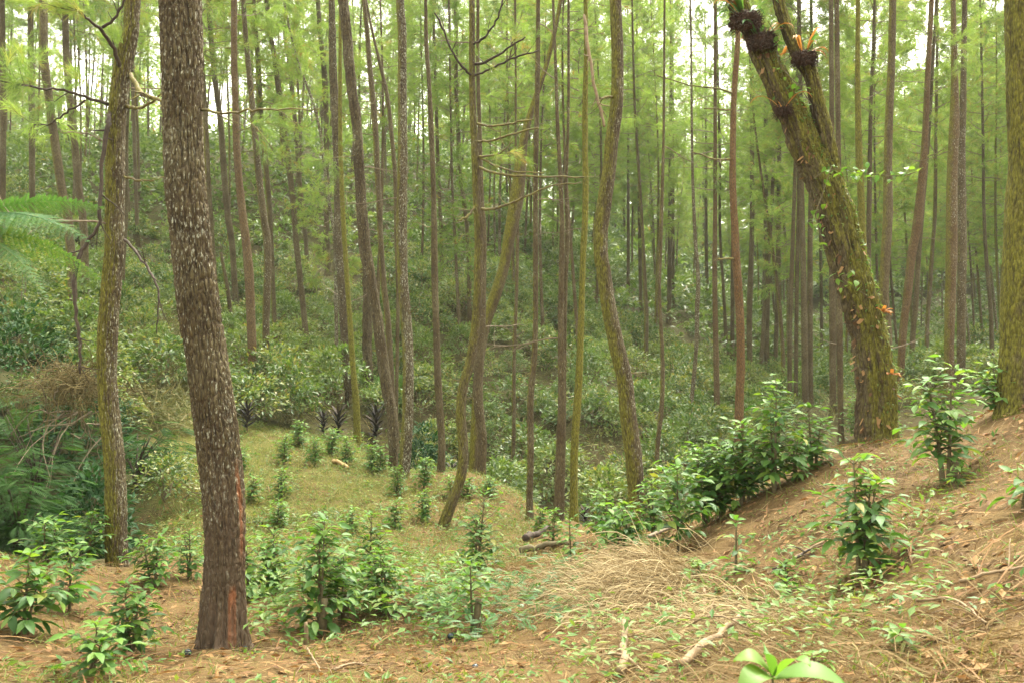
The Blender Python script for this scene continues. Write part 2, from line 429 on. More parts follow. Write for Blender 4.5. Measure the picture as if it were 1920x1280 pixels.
# ------------------------------------------------------------------ ground sheet
def smooth(a, b, x):
    t = np.clip((x - a) / (b - a), 0, 1); return t * t * (3 - 2 * t)
def green_amt(x, y):
    u = x / np.maximum(y, 1)
    g = .46 + .3 * smooth(13, 16, y) * smooth(-.05, -.2, u) * (1 - smooth(24, 28, y)) + .15 * smooth(24, 30, y)
    return g - .22 * smooth(.10, .3, u) * (1 - smooth(13, 18, y)) - .05 * (1 - smooth(9, 12, y))
def humus_amt(x, y):
    u = x / np.maximum(y, 1)
    left = smooth(-.36, -.46, u) * smooth(10.5, 13, y) * (1 - smooth(22, 26, y))
    return np.clip(.75 * smooth(22.5, 25, y + 3 * smooth(-.1, -.35, u) * 0 ) + left * .9, 0, .92)
nx, ny = 400, 390
gx = 7.0 * np.sinh(np.linspace(-math.asinh(190 / 7), math.asinh(190 / 7), nx))
gy = -14 + 13 * np.sinh(np.linspace(0, math.asinh(284 / 13), ny))
gx += 0.0
X, Y = np.meshgrid(gx, gy, indexing='ij')
X, Y = X.ravel(), Y.ravel()
Z = H(X, Y)
dist = np.hypot(X, Y)
rough = np.array([noise.fractal((x * 1.3, y * 1.3, 3.1), .9, 2.1, 5) if dd < 60 else 0 for x, y, dd in zip(X, Y, dist)])
clod = np.array([noise.noise((x * 6, y * 6, 9.7)) if dd < 26 else 0 for x, y, dd in zip(X, Y, dist)])
terr = np.array([noise.noise((x * .25 + y * .12, y * .9, 2.)) if 12 < y < 26 and x < 3 else 0 for x, y in zip(X, Y)])
Z2 = Z + rough * .07 + clod * .022 + .10 * terr
i, j = np.meshgrid(np.arange(nx - 1), np.arange(ny - 1), indexing='ij')
Qg = np.stack([i * ny + j, (i + 1) * ny + j, (i + 1) * ny + j + 1, i * ny + j + 1], -1).reshape(-1, 4)
gm = Acc().add(np.stack([X, Y, Z2], -1), Qg).build('ground', M_GROUND, True, {'green': green_amt(X, Y), 'humus': humus_amt(X, Y)})
tag(link('ground', gm), 'forest floor of orange soil, straw and moss falling into a gully and rising to a hillside', kind='structure')

# ------------------------------------------------------------------ leaf templates
LEAF2 = (np.array([[0, 0, 0], [.45, .22, .03], [1, 0, -.12], [.45, -.22, .03]], float), np.array([[0, 2, 1], [0, 3, 2]]))
def leaf_fine(seed):
    r = random.Random(seed)
    xs = [0, .12, .32, .55, .78, 1.0]; ws = [.0, .12, .2, .215, .13, 0]
    dr = .18 + r.random() * .16; fold = .05 + .05 * r.random(); tw = r.uniform(-.05, .05)
    mid, lf, rt = [], [], []
    for x, w in zip(xs, ws):
        z = -dr * x * x
        mid.append((x, tw * x * x, z))
        wav = .012 * math.sin(x * 17 + seed)
        lf.append((x - .02, w + tw * x * x, z + fold * w * 4 + wav)); rt.append((x - .02, -w + tw * x * x, z + fold * w * 4 - wav))
    V = np.array([mid[0]] + [p for k in range(1, 5) for p in (lf[k], mid[k], rt[k])] + [mid[5]])
    T = [[0, 2, 1], [0, 3, 2]]; Q = []
    for k in range(3):
        b = 1 + 3 * k; Q += [[b, b + 1, b + 4, b + 3], [b + 1, b + 2, b + 5, b + 4]]
    T += [[10, 11, 13], [11, 12, 13]]
    return V, np.array(Q), np.array(T)
def leaf_mesh(seed, m):
    V, Q, T = leaf_fine(seed); return Acc().add(V, Q, T).build('leaf', m, True)
LEAVES = [leaf_mesh(s, M_COFFEE) for s in range(5)]
YLEAVES = [leaf_mesh(s + 20, M_YOUNG) for s in range(4)]
V_, Q_, T_ = leaf_fine(3)
LEAF8 = (V_, np.concatenate([T_, Q_[:, [0, 1, 2]], Q_[:, [0, 2, 3]]]))

# ------------------------------------------------------------------ pines: needles, branches, crowns
def needle_tuft(seed, n=16, w=.011):
    r = np.random.default_rng(seed); V = []
    for k in range(n):
        b = np.array([r.uniform(-.05, .2), 0, 0]); a = r.uniform(0, 2 * PI); sp = r.uniform(.25, .75)
        dv = np.array([math.cos(sp), math.sin(sp) * math.cos(a), math.sin(sp) * math.sin(a)]); L = r.uniform(.18, .28)
        s = norm(np.cross(dv, r.normal(0, 1, 3))) * w / 2
        V += [b - s, b + s, b + dv * L - np.array([0, 0, .04])]
    return np.array(V), np.arange(3 * n).reshape(-1, 3)
TUFTF = needle_tuft(3, 6, .03)
TUFT, TUFTN = needle_tuft(1, 13, .015), needle_tuft(2, 26, .008)

def limb(rg, p0, d0, L, up=.25, droop=0.0, n=7, wob=.12):
    P = [np.array(p0, float)]; dv = norm(np.array(d0, float))
    for k in range(n - 1):
        dv = norm(dv + rg.normal(0, wob, 3) + np.array([0, 0, up * (k / n) - droop * (k / n) ** 2]))
        P.append(P[-1] + dv * L / (n - 1))
    return np.array(P)

def pine_branch(acc_w, tips, rg, p0, d0, L, r0, sub=4, up=.12, droop=.1):
    P = limb(rg, p0, d0, L, up, droop)
    acc_w.add(*tube(P, np.linspace(r0, r0 * .25, len(P)), 5))
    for k in range(sub):
        i = rg.integers(2, len(P)); q = P[i]
        sd = norm(P[i] - P[i - 1]) + rg.normal(0, .6, 3) + np.array([0, 0, .1])
        S = limb(rg, q, sd, L * rg.uniform(.25, .45), .1, .1, 5)
        acc_w.add(*tube(S, np.linspace(r0 * .4, r0 * .12, len(S)), 3))
        for m in range(len(S) - 1, 1, -1): tips.append((S[m], S[m] - S[m - 1]))
    for m in range(len(P) - 1, len(P) // 2, -1): tips.append((P[m], P[m] - P[m - 1]))

def crown_meshes(seed, L=14., R=2.6, nb=58, dense=1.0, low_open=True):
    rg = np.random.default_rng(seed); w = Acc(); tips = []
    for k in range(nb):
        t = (k + rg.uniform(0, 1)) / nb; z = L * t
        prof = min(1, .35 + 1.4 * t) * (1 - t) ** .6 + .12
        a = k * 2.399 + rg.normal(0, .4); ln = R * prof * rg.uniform(.6, 1.15)
        el = rg.uniform(-.15, .25) + .7 * t
        pine_branch(w, tips, rg, (0, 0, z), (math.cos(a) * math.cos(el), math.sin(a) * math.cos(el), math.sin(el)), ln, .028 * (1.15 - t), 4)
    P0 = np.array([t[0] for t in tips]); D0 = np.array([t[1] for t in tips])
    rep = max(1, int(round(dense)))
    P = np.repeat(P0, rep, 0) + rg.normal(0, .09, (len(P0) * rep, 3)); D = norm(np.repeat(norm(D0), rep, 0) + rg.normal(0, .5, (len(P0) * rep, 3)))
    V, T = scatter(TUFT, frames(D), P, rg.uniform(.8, 1.35, len(P)))
    n = Acc().add(V, None, T, rg.uniform(0, 1, len(P)) * .6 + rg.uniform(0, .2))
    return w.build('branches', M_TWIG), n.build('needles', M_NEEDLE)
AIRY = [crown_meshes(150 + s, 14, 2.2, 34, 1) for s in range(2)]
CROWNS = [crown_meshes(100 + s, 16, rnd.uniform(2.6, 3.3), 58, 3) for s in range(4)]
DENSE = [crown_meshes(200 + s, 20, 3.3, 80, 5) for s in range(3)]

def spray_meshes(seed, L, live):
    """a low side branch, +X outwards"""
    rg = np.random.default_rng(seed); w = Acc(); tips = []
    pine_branch(w, tips, rg, (0, 0, 0), (1, 0, rg.uniform(-.1, .3)), L, .02, 7 if live else 5, .12, .22)
    wm = w.build('branch', M_MOSSTWIG if seed % 2 else M_TWIG)
    if not live: return wm, None
    P0 = np.array([t[0] for t in tips]); D0 = np.array([t[1] for t in tips])
    P = np.repeat(P0, 3, 0) + rg.normal(0, .06, (len(P0) * 3, 3)); D = norm(np.repeat(norm(D0), 3, 0) + rg.normal(0, .45, (len(P0) * 3, 3)))
    V, T = scatter(TUFTN, frames(D), P, rg.uniform(.7, 1.1, len(P)))
    return wm, Acc().add(V, None, T, rg.uniform(0, .7, len(P))).build('needles', M_NEEDLE)
SPRAYS = [spray_meshes(300 + s, rnd.uniform(1.5, 2.6), True) for s in range(5)]
DEADS = [spray_meshes(330 + s, rnd.uniform(.7, 2.0), False)[0] for s in range(6)]

TRUNKS = []        # (x, y) of every trunk, to keep others away

def cells(a, b, nc, seed=0):
    """F1, F2 of a cell pattern periodic in a (nc cells round)"""
    ia, ib = np.floor(a).astype(int), np.floor(b).astype(int)
    f1 = np.full(a.shape, 9.); f2 = np.full(a.shape, 9.)
    for da in (-1, 0, 1):
        for db in (-1, 0, 1):
            ca, cb = ia + da, ib + db
            h = np.sin((ca % nc) * 127.1 + cb * 311.7 + seed) * 43758.5453; jx = h - np.floor(h)
            h = np.sin((ca % nc) * 269.5 + cb * 183.3 + seed) * 28001.8384; jy = h - np.floor(h)
            dd = np.hypot(ca + .15 + .7 * jx - a, cb + .1 + .8 * jy - b)
            n1 = dd < f1; f2 = np.where(n1, f1, np.minimum(f2, dd)); f1 = np.where(n1, dd, f1)
    return f1, f2

def hero_trunk(P, R, nth, bark, nc, plate, foot=None, rag=0.0):
    """trunk with real furrows. P rings, R radii (fine rings)"""
    n = len(P); th = np.arange(nth) * 2 * PI / nth
    arc = np.concatenate([[0], np.cumsum(np.linalg.norm(np.diff(P, axis=0), axis=1))])
    A, B = np.meshgrid(th, arc)
    wob = np.array([[noise.noise((math.cos(t) * 1.5, math.sin(t) * 1.5, s * 1.2)) for t in th[::4]] for s in arc[::4]])
    wob = np.repeat(np.repeat(wob, 4, 0), 4, 1)[:n, :nth]
    f1, f2 = cells(A / (2 * PI) * nc + wob * .9, B / plate + wob * .8, nc)
    g = np.clip((f2 - f1) / .34, 0, 1)
    R1 = nc / 3.2; br = np.array([[noise.noise((c_ * R1, s_ * R1, z_ * 1.6)) for c_, s_ in zip(np.cos(th), np.sin(th))] for z_ in arc])
    g = np.minimum(np.maximum(g, .25), np.clip(np.abs(br) / .17, 0, 1))
    f1b, f2b = cells(A / (2 * PI) * nc * 2 + wob, B / plate * 2.3 + 5, nc * 2, 4.)
    disp = bark * (g ** .6 - .6) + bark * .35 * np.clip((f2b - f1b) / .3, 0, 1) + bark * .9 * wob
    if rag:
        disp = disp + rag * np.array([[noise.fractal((math.cos(t) * 2, math.sin(t) * 2, s * 2.2), .8, 2.2, 5) for t in th] for s in arc])
    scar = np.zeros_like(A); wea = np.zeros_like(A)
    if foot: disp, scar, wea = foot(A, B, disp)
    t = norm(np.gradient(P, axis=0))
    u = norm(np.cross(np.array([0, 1., 0]), t)); v = np.cross(t, u)      # theta 0 = +X, theta -90 = towards the camera
    rr = R[:, None] + disp
    V = P[:, None] + rr[..., None] * (np.cos(A)[..., None] * u[:, None] + np.sin(A)[..., None] * v[:, None])
    i, j = np.meshgrid(np.arange(n - 1), np.arange(nth), indexing='ij'); k = (j + 1) % nth
    Q = np.stack([i * nth + j, i * nth + k, (i + 1) * nth + k, (i + 1) * nth + j], -1).reshape(-1, 4)
    return Acc().add(V.reshape(-1, 3), Q).build('trunk', M_BARK, True, {'scar': scar.ravel(), 'weathered': wea.ravel(), 'furrow': (.9 * (1 - np.clip(g / .45, 0, 1))).ravel()})

def trunk_path(P3, H_above, top_r, zmid=None):
    """P3 rows x,y,z,r from the base up; go on to full height, straightening"""
    P3 = np.array(P3)
    d0 = norm((P3[-1] - P3[-3])[:3]) if len(P3) > 2 else norm((P3[-1] - P3[0])[:3])
    rows = [P3]
    z, p = P3[-1, 2], P3[-1, :3].copy(); zt = P3[0, 2] + H_above; r0 = P3[-1, 3]
    if zt > z + 1:
        m = 6
        ext = []
        for k in range(1, m + 1):
            dv = norm(d0 * (1 - .6 * k / m) + np.array([0, 0, .6 * k / m])); p = p + dv * ((zt - z) / m)
            ext.append((*p, r0 + (top_r - r0) * k / m))
        rows.append(np.array(ext))
    return np.vstack(rows)

def add_side(tree, base, path, mats_z, live, rg, name='branch', L=1.0):
    """hang a side branch on the trunk at height z"""
    i = int(np.argmin(np.abs(path[:, 2] - mats_z))); p = path[i, :3] - base
    a = rg.uniform(0, 2 * PI)
    wm, nm = (SPRAYS[rg.integers(len(SPRAYS))] if live else (DEADS[rg.integers(len(DEADS))], None))
    o = link('branch', wm, tree, p)
    o.rotation_euler = (rg.uniform(-.4, .4), -rg.uniform(-.2, .35), a); s = L * rg.uniform(.75, 1.2); o.scale = (s, s, s)
    if nm:
        c = link('needles', nm, o)
        c['kind'] = 'stuff'
    return o

def traced_tree(label, pts, moss=.2, lich=.4, warm=0., Y=None, k=0., hgt=24., mside=-1., name='pine_tree', cat='pine tree', group=None,
                hero=None, crown=True, live=0, dead=2, tsplit=None, foot=None, below=.25, thick=1.0, seed=None):
    """pts: pixel x, y, width from the top of the picture down to the foot"""
    pts = [p for p in pts][::-1]
    b = on(pts[0][0], Y) if Y else hit(pts[0][0], pts[0][1])
    Y0, z0 = b[1], b[2]
    rows = []
    for px, py, w in pts:
        r = ray(px, py); t = (Y0 - k * z0) / (r[1] - k * r[2]); p = r * t
        if p[2] < z0 + .25: p[2] = z0 if not rows else p[2]
        if rows and p[2] < rows[-1][2] + .05: continue
        rows.append((*p, w / 2 / F * t * thick))
    # foot right on the ground, with the swelling of the root collar
    rows[0] = (rows[0][0], Y0, z0, rows[0][3])
    q0 = rows[0]; q1 = rows[1]
    path = trunk_path(rows, hgt, .05)
    base = np.array([q0[0], q0[1], q0[2]])
    rg = np.random.default_rng(int(abs(q0[0] * 1000 + q0[1] * 77)) % 100000)
    tr = thing(name, label, cat, base, group)
    low = np.array([[q0[0], q0[1], q0[2] - below, q0[3] * 1.3]])
    full = np.vstack([low, path])
    if hero:
        zt = path[len(rows) - 1, 2] + .6
        S = spline(full, 1200); dS = np.concatenate([[0], np.cumsum(np.linalg.norm(np.diff(S[:, :3], axis=0), axis=1))])
        ztop = np.interp(zt, S[:, 2], dS); m1 = int(ztop / hero['step'])
        u = np.concatenate([np.linspace(0, ztop, m1), np.linspace(ztop, dS[-1], 40)[1:]])
        S = np.stack([np.interp(u, dS, S[:, c]) for c in range(4)], -1)
        me = hero_trunk(S[:, :3] - base, S[:, 3], hero['nth'], hero['bark'], hero['nc'], hero['plate'], foot, hero.get('rag', 0))
    else:
        n = max(24, int((full[-1, 2] - full[0, 2]) * 3)); S = spline(full, n)
        S[:, 3] = np.maximum(S[:, 3], .03)
        S[:, 3] *= 1 + .06 * np.array([noise.noise((p[0], p[1], p[2] * 2.5)) for p in S])
        S[:, 3] += .35 * q0[3] * np.exp(-np.maximum(S[:, 2] - z0, 0) / .18)
        sides = 14 if q0[3] * F / Y0 > 8 else 9
        me = Acc().add(*tube(S[:, :3] - base, S[:, 3], sides)).build('trunk', M_BARK, True)
    o = link('trunk', me, tr)
    o['moss'], o['lichen'], o['warm'], o['mside'] = float(moss), float(lich), float(warm), float(mside)
    if crown:
        near = Y0 < 33
        wm, nm = AIRY[rg.integers(2)] if near else CROWNS[rg.integers(len(CROWNS))]
        s = rg.uniform(.75, .95) * (.75 if near else 1); zc = S[-1, 2] - (14 if near else 16) * s
        i0 = int(np.argmin(np.abs(S[:, 2] - zc))); ax = Vector(S[-1, :3] - S[i0, :3])
        c = link('branches', wm, tr, S[i0, :3] - base); c['kind'] = 'stuff'; c.rotation_mode = 'QUATERNION'
        c.rotation_quaternion = ax.to_track_quat('Z', 'Y') @ Matrix.Rotation(rg.uniform(0, 6.28), 3, 'Z').to_quaternion()
        c.scale = (s, s, s)
        q = link('crown', nm, tr, c.location); q.rotation_mode = 'QUATERNION'; q.rotation_quaternion = c.rotation_quaternion; q.scale = c.scale
        q['kind'] = 'stuff'
    ztop = pt(0, -20, Y0)[2]
    for _ in range(dead): add_side(tr, base, S, rg.uniform(z0 + 2.0, max(ztop, z0 + 4)), False, rg, L=.8)
    for _ in range(live): add_side(tr, base, S, rg.uniform(z0 + .55 * (ztop - z0), ztop), True, rg)
    TRUNKS.append((q0[0], q0[1]))
    tr_info.append((label[:40], round(Y0, 1), round(q0[3] * 2, 2), round(z0, 2)))
    return tr, base, S
tr_info = []

def own_branch(tree, base, px_pts, Y, m, r0=None, r1=.006, name='branch', needles=0, seed=0, label=None):
    """a branch the photograph shows: pixel points with depth offsets (px, py, dY, width px)"""
    P = []; R = []
    for px, py, dy, w in px_pts:
        p = pt(px, py, Y + dy); P.append((*p, w / 2 / F * (Y + dy)))
    S = spline(P, max(8, len(P) * 4)); rg = np.random.default_rng(seed + 5)
    S[1:-1, :3] += rg.normal(0, .008, (len(S) - 2, 3))
    a = Acc().add(*tube(S[:, :3] - base, np.maximum(S[:, 3], .004), 7)); tips = []
    for k in range(len(S) // 4):
        i = rg.integers(2, len(S) - 1); q = S[i, :3]
        T = limb(rg, q - base, norm(S[i, :3] - S[i - 1, :3]) + rg.normal(0, .7, 3), rg.uniform(.15, .5), .1, .1, 5)
        a.add(*tube(T, np.linspace(S[i, 3] * .5, .003, 5), 4)); tips += [(T[m], T[m] - T[m - 1]) for m in (2, 3, 4)]
    o = link(name, a.build(name, m, True), tree)
    if label: o['label'] = label
    if needles and tips:
        Pn = np.array([t[0] for t in tips]); Dn = np.array([t[1] for t in tips])
        Pn = np.repeat(Pn, needles, 0) + rg.normal(0, .05, (len(Pn) * needles, 3)); Dn = norm(np.repeat(norm(Dn), needles, 0) + rg.normal(0, .4, (len(Pn), 3)))
        V, T = scatter(TUFTN, frames(Dn), Pn, rg.uniform(.7, 1.0, len(Pn)))
        nn = link('needles', Acc().add(V, None, T, rg.uniform(0, .6, len(Pn))).build('needles', M_NEEDLE), o); nn['kind'] = 'stuff'
    return o

# ================================================================== TREES
def foot_big(A, B, disp):
    h = B - .25
    nzz = np.array([[noise.noise((math.cos(t) * 3, math.sin(t) * 3, s * 1.5)) for t in A[0]] for s in B[::6, 0]])
    nzz = np.repeat(nzz, 6, 0)[:len(B)]
    low = 1 - smooth(.35, .75, h + .25 * nzz)
    fl = np.cos(9 * A + 3 * nzz + .6) * .5 + np.cos(14 * A + 1.3) * .3
    disp = disp * (1 - .5 * low) + low * .034 * fl + .06 * np.exp(-np.maximum(h, 0) / .17) * (1 + .8 * np.cos(5 * A + .4 + 2 * nzz))
    da = np.abs((A + .82 + .12 * nzz + PI) % (2 * PI) - PI)
    scar = smooth(.24, .14, da) * smooth(.02, .1, h) * smooth(.62, .5, h + .1 * nzz)
    db = np.abs((A + .2 + .2 * nzz + PI) % (2 * PI) - PI)
    scar = np.maximum(scar, .4 * smooth(.3, .1, db) * smooth(.7, .9, h) * smooth(1.7, 1.3, h))
    disp = disp - .012 * scar
    return disp, scar, np.maximum(low * (.9 - .2 * np.clip(fl, -1, 1)), .7 * (1 - smooth(.5, 2.1, h + .5 * nzz)))

T = {}
T['big'] = traced_tree('stout grey-lichened pine nearest the camera, orange wound at its foot',
  [(338,0,70),(342,150,71),(345,300,69),(352,400,69),(362,500,69),(375,600,70),(383,640,70),(397,740,71),(410,840,70),(418,940,70),(422,1040,69),(420,1140,70),(418,1215,72)],
  moss=.14, lich=.66, dead=0, hero=dict(step=.018, nth=168, bark=.024, nc=24, plate=.135), foot=foot_big, mside=.3)
T['mossy'] = traced_tree('moss-coated pine with bare crooked boughs, left of the stout pine',
  [(250,0,25),(247,50,26),(238,90,29),(228,135,30),(222,190,30),(217,250,31),(216,325,32),(215,400,33),(214,475,34),(209,525,34),(203,600,34),(200,690,33),(203,750,33),(210,815,34),(215,890,35),(218,990,37),(219,1057,40)],
  moss=.5, lich=.75, dead=2, hero=dict(step=.02, nth=90, bark=.012, nc=15, plate=.09, rag=.012), mside=-1.)
t, b, S = T['mossy']; Yt = b[1]
own_branch(t, b, [(226,150,0,9),(218,105,-.2,8),(195,62,-.5,7),(165,38,-.8,5),(142,18,-1.0,4)], Yt, M_DARKTWIG, needles=2, seed=1)
own_branch(t, b, [(192,52,-.5,6),(218,32,-.6,5),(236,-5,-.7,4)], Yt, M_DARKTWIG, seed=2)
own_branch(t, b, [(212,197,0,7),(170,186,-.3,6),(125,172,-.5,5),(70,164,-.8,4),(0,152,-1.2,3)], Yt, M_DARKTWIG, needles=2, seed=3)
own_branch(t, b, [(160,188,-.3,4),(125,212,-.2,3.5),(95,232,-.1,3),(62,236,0,2)], Yt, M_DARKTWIG, needles=1, seed=4)
own_branch(t, b, [(245,140,0,9),(262,170,-.3,9),(285,184,-.5,8),(305,190,-.7,6),(330,196,-.8,4)], Yt, M_MOSSTWIG, seed=5)
own_branch(t, b, [(236,200,0,7),(258,203,-.2,6),(280,195,-.4,5),(303,176,-.5,3)], Yt, M_MOSSTWIG, seed=6)
own_branch(t, b, [(206,202,0,5),(204,225,-.25,8),(200,250,-.3,9),(190,320,-.3,7),(186,400,-.35,7),(184,425,-.3,6),(160,460,-.3,7),(145,490,-.3,8),(139,530,-.3,7),(142,590,-.3,6),(149,640,-.3,6),(150,700,-.3,4)], Yt, M_DARKTWIG, seed=7, label='long dark broken branch hanging down beside the mossy trunk')
own_branch(t, b, [(234,450,0,6),(258,478,-.2,5),(280,510,-.3,5),(297,545,-.4,4),(295,585,-.4,3),(294,626,-.4,2)], Yt, M_DARKTWIG, seed=8)
own_branch(t, b, [(233,332,0,5),(262,339,-.2,4),(288,339,-.3,3)], Yt, M_MOSSTWIG, seed=9)
own_branch(t, b, [(205,272,0,3),(165,252,-.2,2.5),(112,247,-.4,2)], Yt, M_TWIG, seed=10)
t, b, S = T['big']
own_branch(t, b, [(378,207,0,5),(430,212,-.2,4.5),(470,206,-.3,4),(522,207,-.5,3),(600,204,-.8,2)], b[1], M_MOSSTWIG, seed=11)

T['E1'] = traced_tree('shaggy pine with peeling bark, just left of the straight lichened twin',
  [(643,0,18),(649,49,18),(654,112,18),(660,169,18),(668,225,18),(673,300,18),(677,375,19),(682,440,21),(687,480,21),(696,531,20),(710,621,19),(723,712,20),(735,780,19),(738,848,17),(738,884,17)], moss=.1, lich=.55, live=1, dead=5,
  hero=dict(step=.045, nth=48, bark=.010, nc=11, plate=.11, rag=.022))
T['F'] = traced_tree('straight pine with white lichen down its right side, on the mound crest',
  [(750,0,15),(754,56,16),(754,150,16),(755,262,17),(754,356,19),(753,440,20),(756,531,19),(761,599,20),(765,667,20),(765,757,20),(762,825,21),(758,893,21)], moss=.3, lich=.85, dead=2, hero=dict(step=.045, nth=48, bark=.008, nc=11, plate=.1))
T['O'] = traced_tree('dark thick pine bowed like a bracket, lower half green with moss',
  [(1154,0,21),(1157,75,22),(1158,150,22),(1155,206,23),(1147,262,24),(1142,319,25),(1134,375,26),(1127,431,26),(1127,480,26),(1132,508,26),(1141,576,27),(1155,644,28),(1171,712,29),(1178,780,30),(1187,848,31),(1193,916,31),(1199,970,32),(1202,1010,33)],
  moss=.42, lich=.62, Y=15.2, dead=1, mside=-.7, hero=dict(step=.032, nth=70, bark=.009, nc=13, plate=.1))
t, b, S = T['O']; own_branch(t, b, [(1150,182,0,6),(1138,183,-.2,5),(1124,184,-.3,4)], b[1], M_MOSSTWIG, seed=12)
T['I'] = traced_tree('curved mossy pine swept out at its foot, long side boughs above',
  [(885,0,10),(885,94,11),(886,187,12),(890,281,13),(894,375,14),(898,440,16),(897,500,16),(896,553,16),(891,612,16),(882,676,17),(868,726,18),(864,780,18),(869,839,18),(864,893,19),(848,939,20),(832,987,22)],
  moss=.42, lich=.5, dead=2, mside=-.4, hero=dict(step=.045, nth=48, bark=.008, nc=10, plate=.1))
t, b, S = T['I']
for s_, pp in enumerate([[(886,143,0,5),(865,125,-.3,5),(845,90,-.5,4),(828,50,-.6,4),(815,25,-.7,3)], [(888,85,0,5),(910,68,-.3,4),(930,40,-.5,4),(943,0,-.6,3)],
    [(888,122,0,6),(915,115,-.2,5),(950,92,-.5,4),(985,70,-.7,3)], [(889,142,0,5),(910,135,-.2,4),(955,112,-.4,4),(1010,95,-.6,3)],
    [(895,232,0,5),(920,237,-.2,4.5),(955,232,-.4,4),(1000,224,-.6,3)], [(895,266,0,5),(925,264,-.2,4),(960,252,-.4,4),(1010,240,-.7,3)],
    [(896,295,0,5),(925,292,-.2,4),(945,282,-.4,3),(962,266,-.5,2)], [(897,314,0,6),(930,325,-.2,5),(960,330,-.4,5),(1010,331,-.6,4),(1095,333,-.8,3)],
    [(898,296,0,4),(930,312,-.2,4),(970,322,-.4,3),(1020,325,-.6,2)], [(899,394,0,6),(925,392,-.2,5),(950,385,-.4,5),(985,370,-.6,4),(1030,350,-.7,3),(1090,342,-.8,2)],
    [(893,385,0,5),(880,402,-.2,4.5),(868,412,-.3,4),(858,415,-.4,3)]]):
    own_branch(t, b, pp, b[1], M_MOSSTWIG if s_ > 3 else M_DARKTWIG, needles=1 if s_ in (2, 3, 6) else 0, seed=20 + s_)
T['N'] = traced_tree('yellow-mossed slim pine with a dead bough dangling near the top',
  [(1098,0,8),(1099,112,9),(1097,187,11),(1097,281,11),(1098,356,12),(1096,431,12),(1093,480,12),(1091,553,12),(1088,644,13),(1084,735,15),(1079,803,15),(1076,871,15),(1076,979,16)], moss=.7, lich=.4, Y=18.4, mside=.1, dead=2)
t, b, S = T['N']; own_branch(t, b, [(1096,28,0,6),(1100,70,-.2,7),(1108,120,-.3,6),(1118,180,-.4,6),(1127,210,-.4,6),(1133,238,-.4,5)], b[1], M_DRYWOOD, seed=40)
T['M'] = traced_tree('dark double-stemmed pine, thicker stem of the close pair in the gully',
  [(1037,0,5),(1042,131,6),(1045,225,7),(1050,319,8),(1053,394,9),(1054,440,10),(1052,553,11),(1052,667,13),(1053,757,14),(1050,848,17),(1047,975,17)], moss=.12, lich=.45)
traced_tree('thin pine stem pressed against the dark double-stemmed pine', [(1066,0,4),(1066,187,5),(1063,300,6),(1061,356,7),(1064,440,9),(1060,530,9),(1058,640,9),(1057,757,9),(1056,848,9),(1053,960,9)], moss=.1, lich=.5, Y=18.9, dead=1)
T['K'] = traced_tree('slim straight pine with a fern tuft low on its stem',
  [(1009,0,8),(1008,112,10),(1006,225,10),(1004,337,10),(1004,440,10),(1004,576,10),(1002,667,11),(995,735,13),(994,803,13),(995,848,13),(993,916,13),(993,976,14)], moss=.2, lich=.4)
traced_tree('very thin pine stem left of the pine with the fern tuft', [(967,150,4),(967,300,5),(970,440,7),(968,553,7),(964,667,7),(963,803,8),(961,920,8)], moss=.25, lich=.35, hgt=20)
T['G'] = traced_tree('slender near-black pine, straight, right of the lichened mound pine',
  [(798,0,6),(799,75,8),(804,150,8),(808,225,9),(811,300,10),(813,375,10),(814,440,12),(815,531,13),(818,621,13),(821,712,14),(825,780,14),(828,825,14),(827,888,14)], moss=.15, lich=.4)
T['I2'] = traced_tree('straight pine close behind the swept mossy pine',
  [(896,0,6),(896,131,7),(900,262,8),(903,375,9),(907,440,11),(905,540,13),(902,621,16),(896,712,19),(896,748,20),(900,785,18),(905,825,16),(902,894,16)], moss=.1, lich=.5, Y=22.0)
T['J'] = traced_tree('thick broken leaning trunk hung with ferns and torn bark',
  [(1022,131,9),(997,206,12),(982,262,16),(974,330,24),(966,390,26),(952,460,21),(945,500,20),(932,544,22),(918,585,20),(908,621,18),(897,700,18),(886,795,18)], moss=.45, lich=.2, Y=23.2, hgt=14, crown=False, dead=3, name='leaning_tree', cat='tree')
traced_tree('mossy slender pine standing alone at the upper mound edge', [(638,0,6),(638,250,8),(642,380,9),(649,500,9),(656,600,10),(662,690,11),(668,759,13),(670,832,14)], moss=.62, lich=.3, mside=.2)
traced_tree('pale scaly pine rising behind bushes, left of the shaggy pine', [(622,0,11),(624,120,14),(628,195,15),(633,300,16),(635,375,17),(636,440,19),(641,515,19),(645,590,19),(651,665,20),(655,730,19),(657,762,19)], moss=.1, lich=.7, live=1, dead=4,
  hero=dict(step=.04, nth=48, bark=.010, nc=10, plate=.12, rag=.015))
traced_tree('slim pine partly hidden behind the shaggy pine', [(682,0,8),(688,56,9),(692,112,10),(699,187,11),(705,262,11),(707,319,11),(711,375,11),(713,440,11),(719,531,11),(727,599,12),(731,667,12),(735,740,12),(742,800,12)], moss=.25, lich=.4, Y=25, dead=3)
traced_tree('thin crooked pine just left of the lichened mound pine', [(699,64,5),(716,135,7),(727,187,8),(735,262,8),(741,337,8),(743,440,8),(746,553,7),(745,644,7),(742,760,7)], moss=.2, lich=.4, Y=27)
traced_tree('tall thin pine emerging beside the upper stout trunk, mossy foot', [(376,60,8),(381,150,9),(386,240,10),(390,340,11),(396,440,12),(402,534,13),(409,609,13),(414,656,14)], moss=.35, lich=.4)
traced_tree('slim pine behind the stout trunk on the slope', [(391,0,9),(396,75,10),(401,131,10),(407,180,10),(414,232,11),(420,319,12),(426,394,12),(435,455,12),(439,515,11),(443,584,12)], moss=.1, lich=.4)
traced_tree('snapped leaning grey snag among bushes behind the stout pine', [(414,474,6),(428,552,8),(435,624,10)], moss=.3, lich=.3, hgt=1, crown=False, dead=0, name='tree_snag', cat='dead tree')
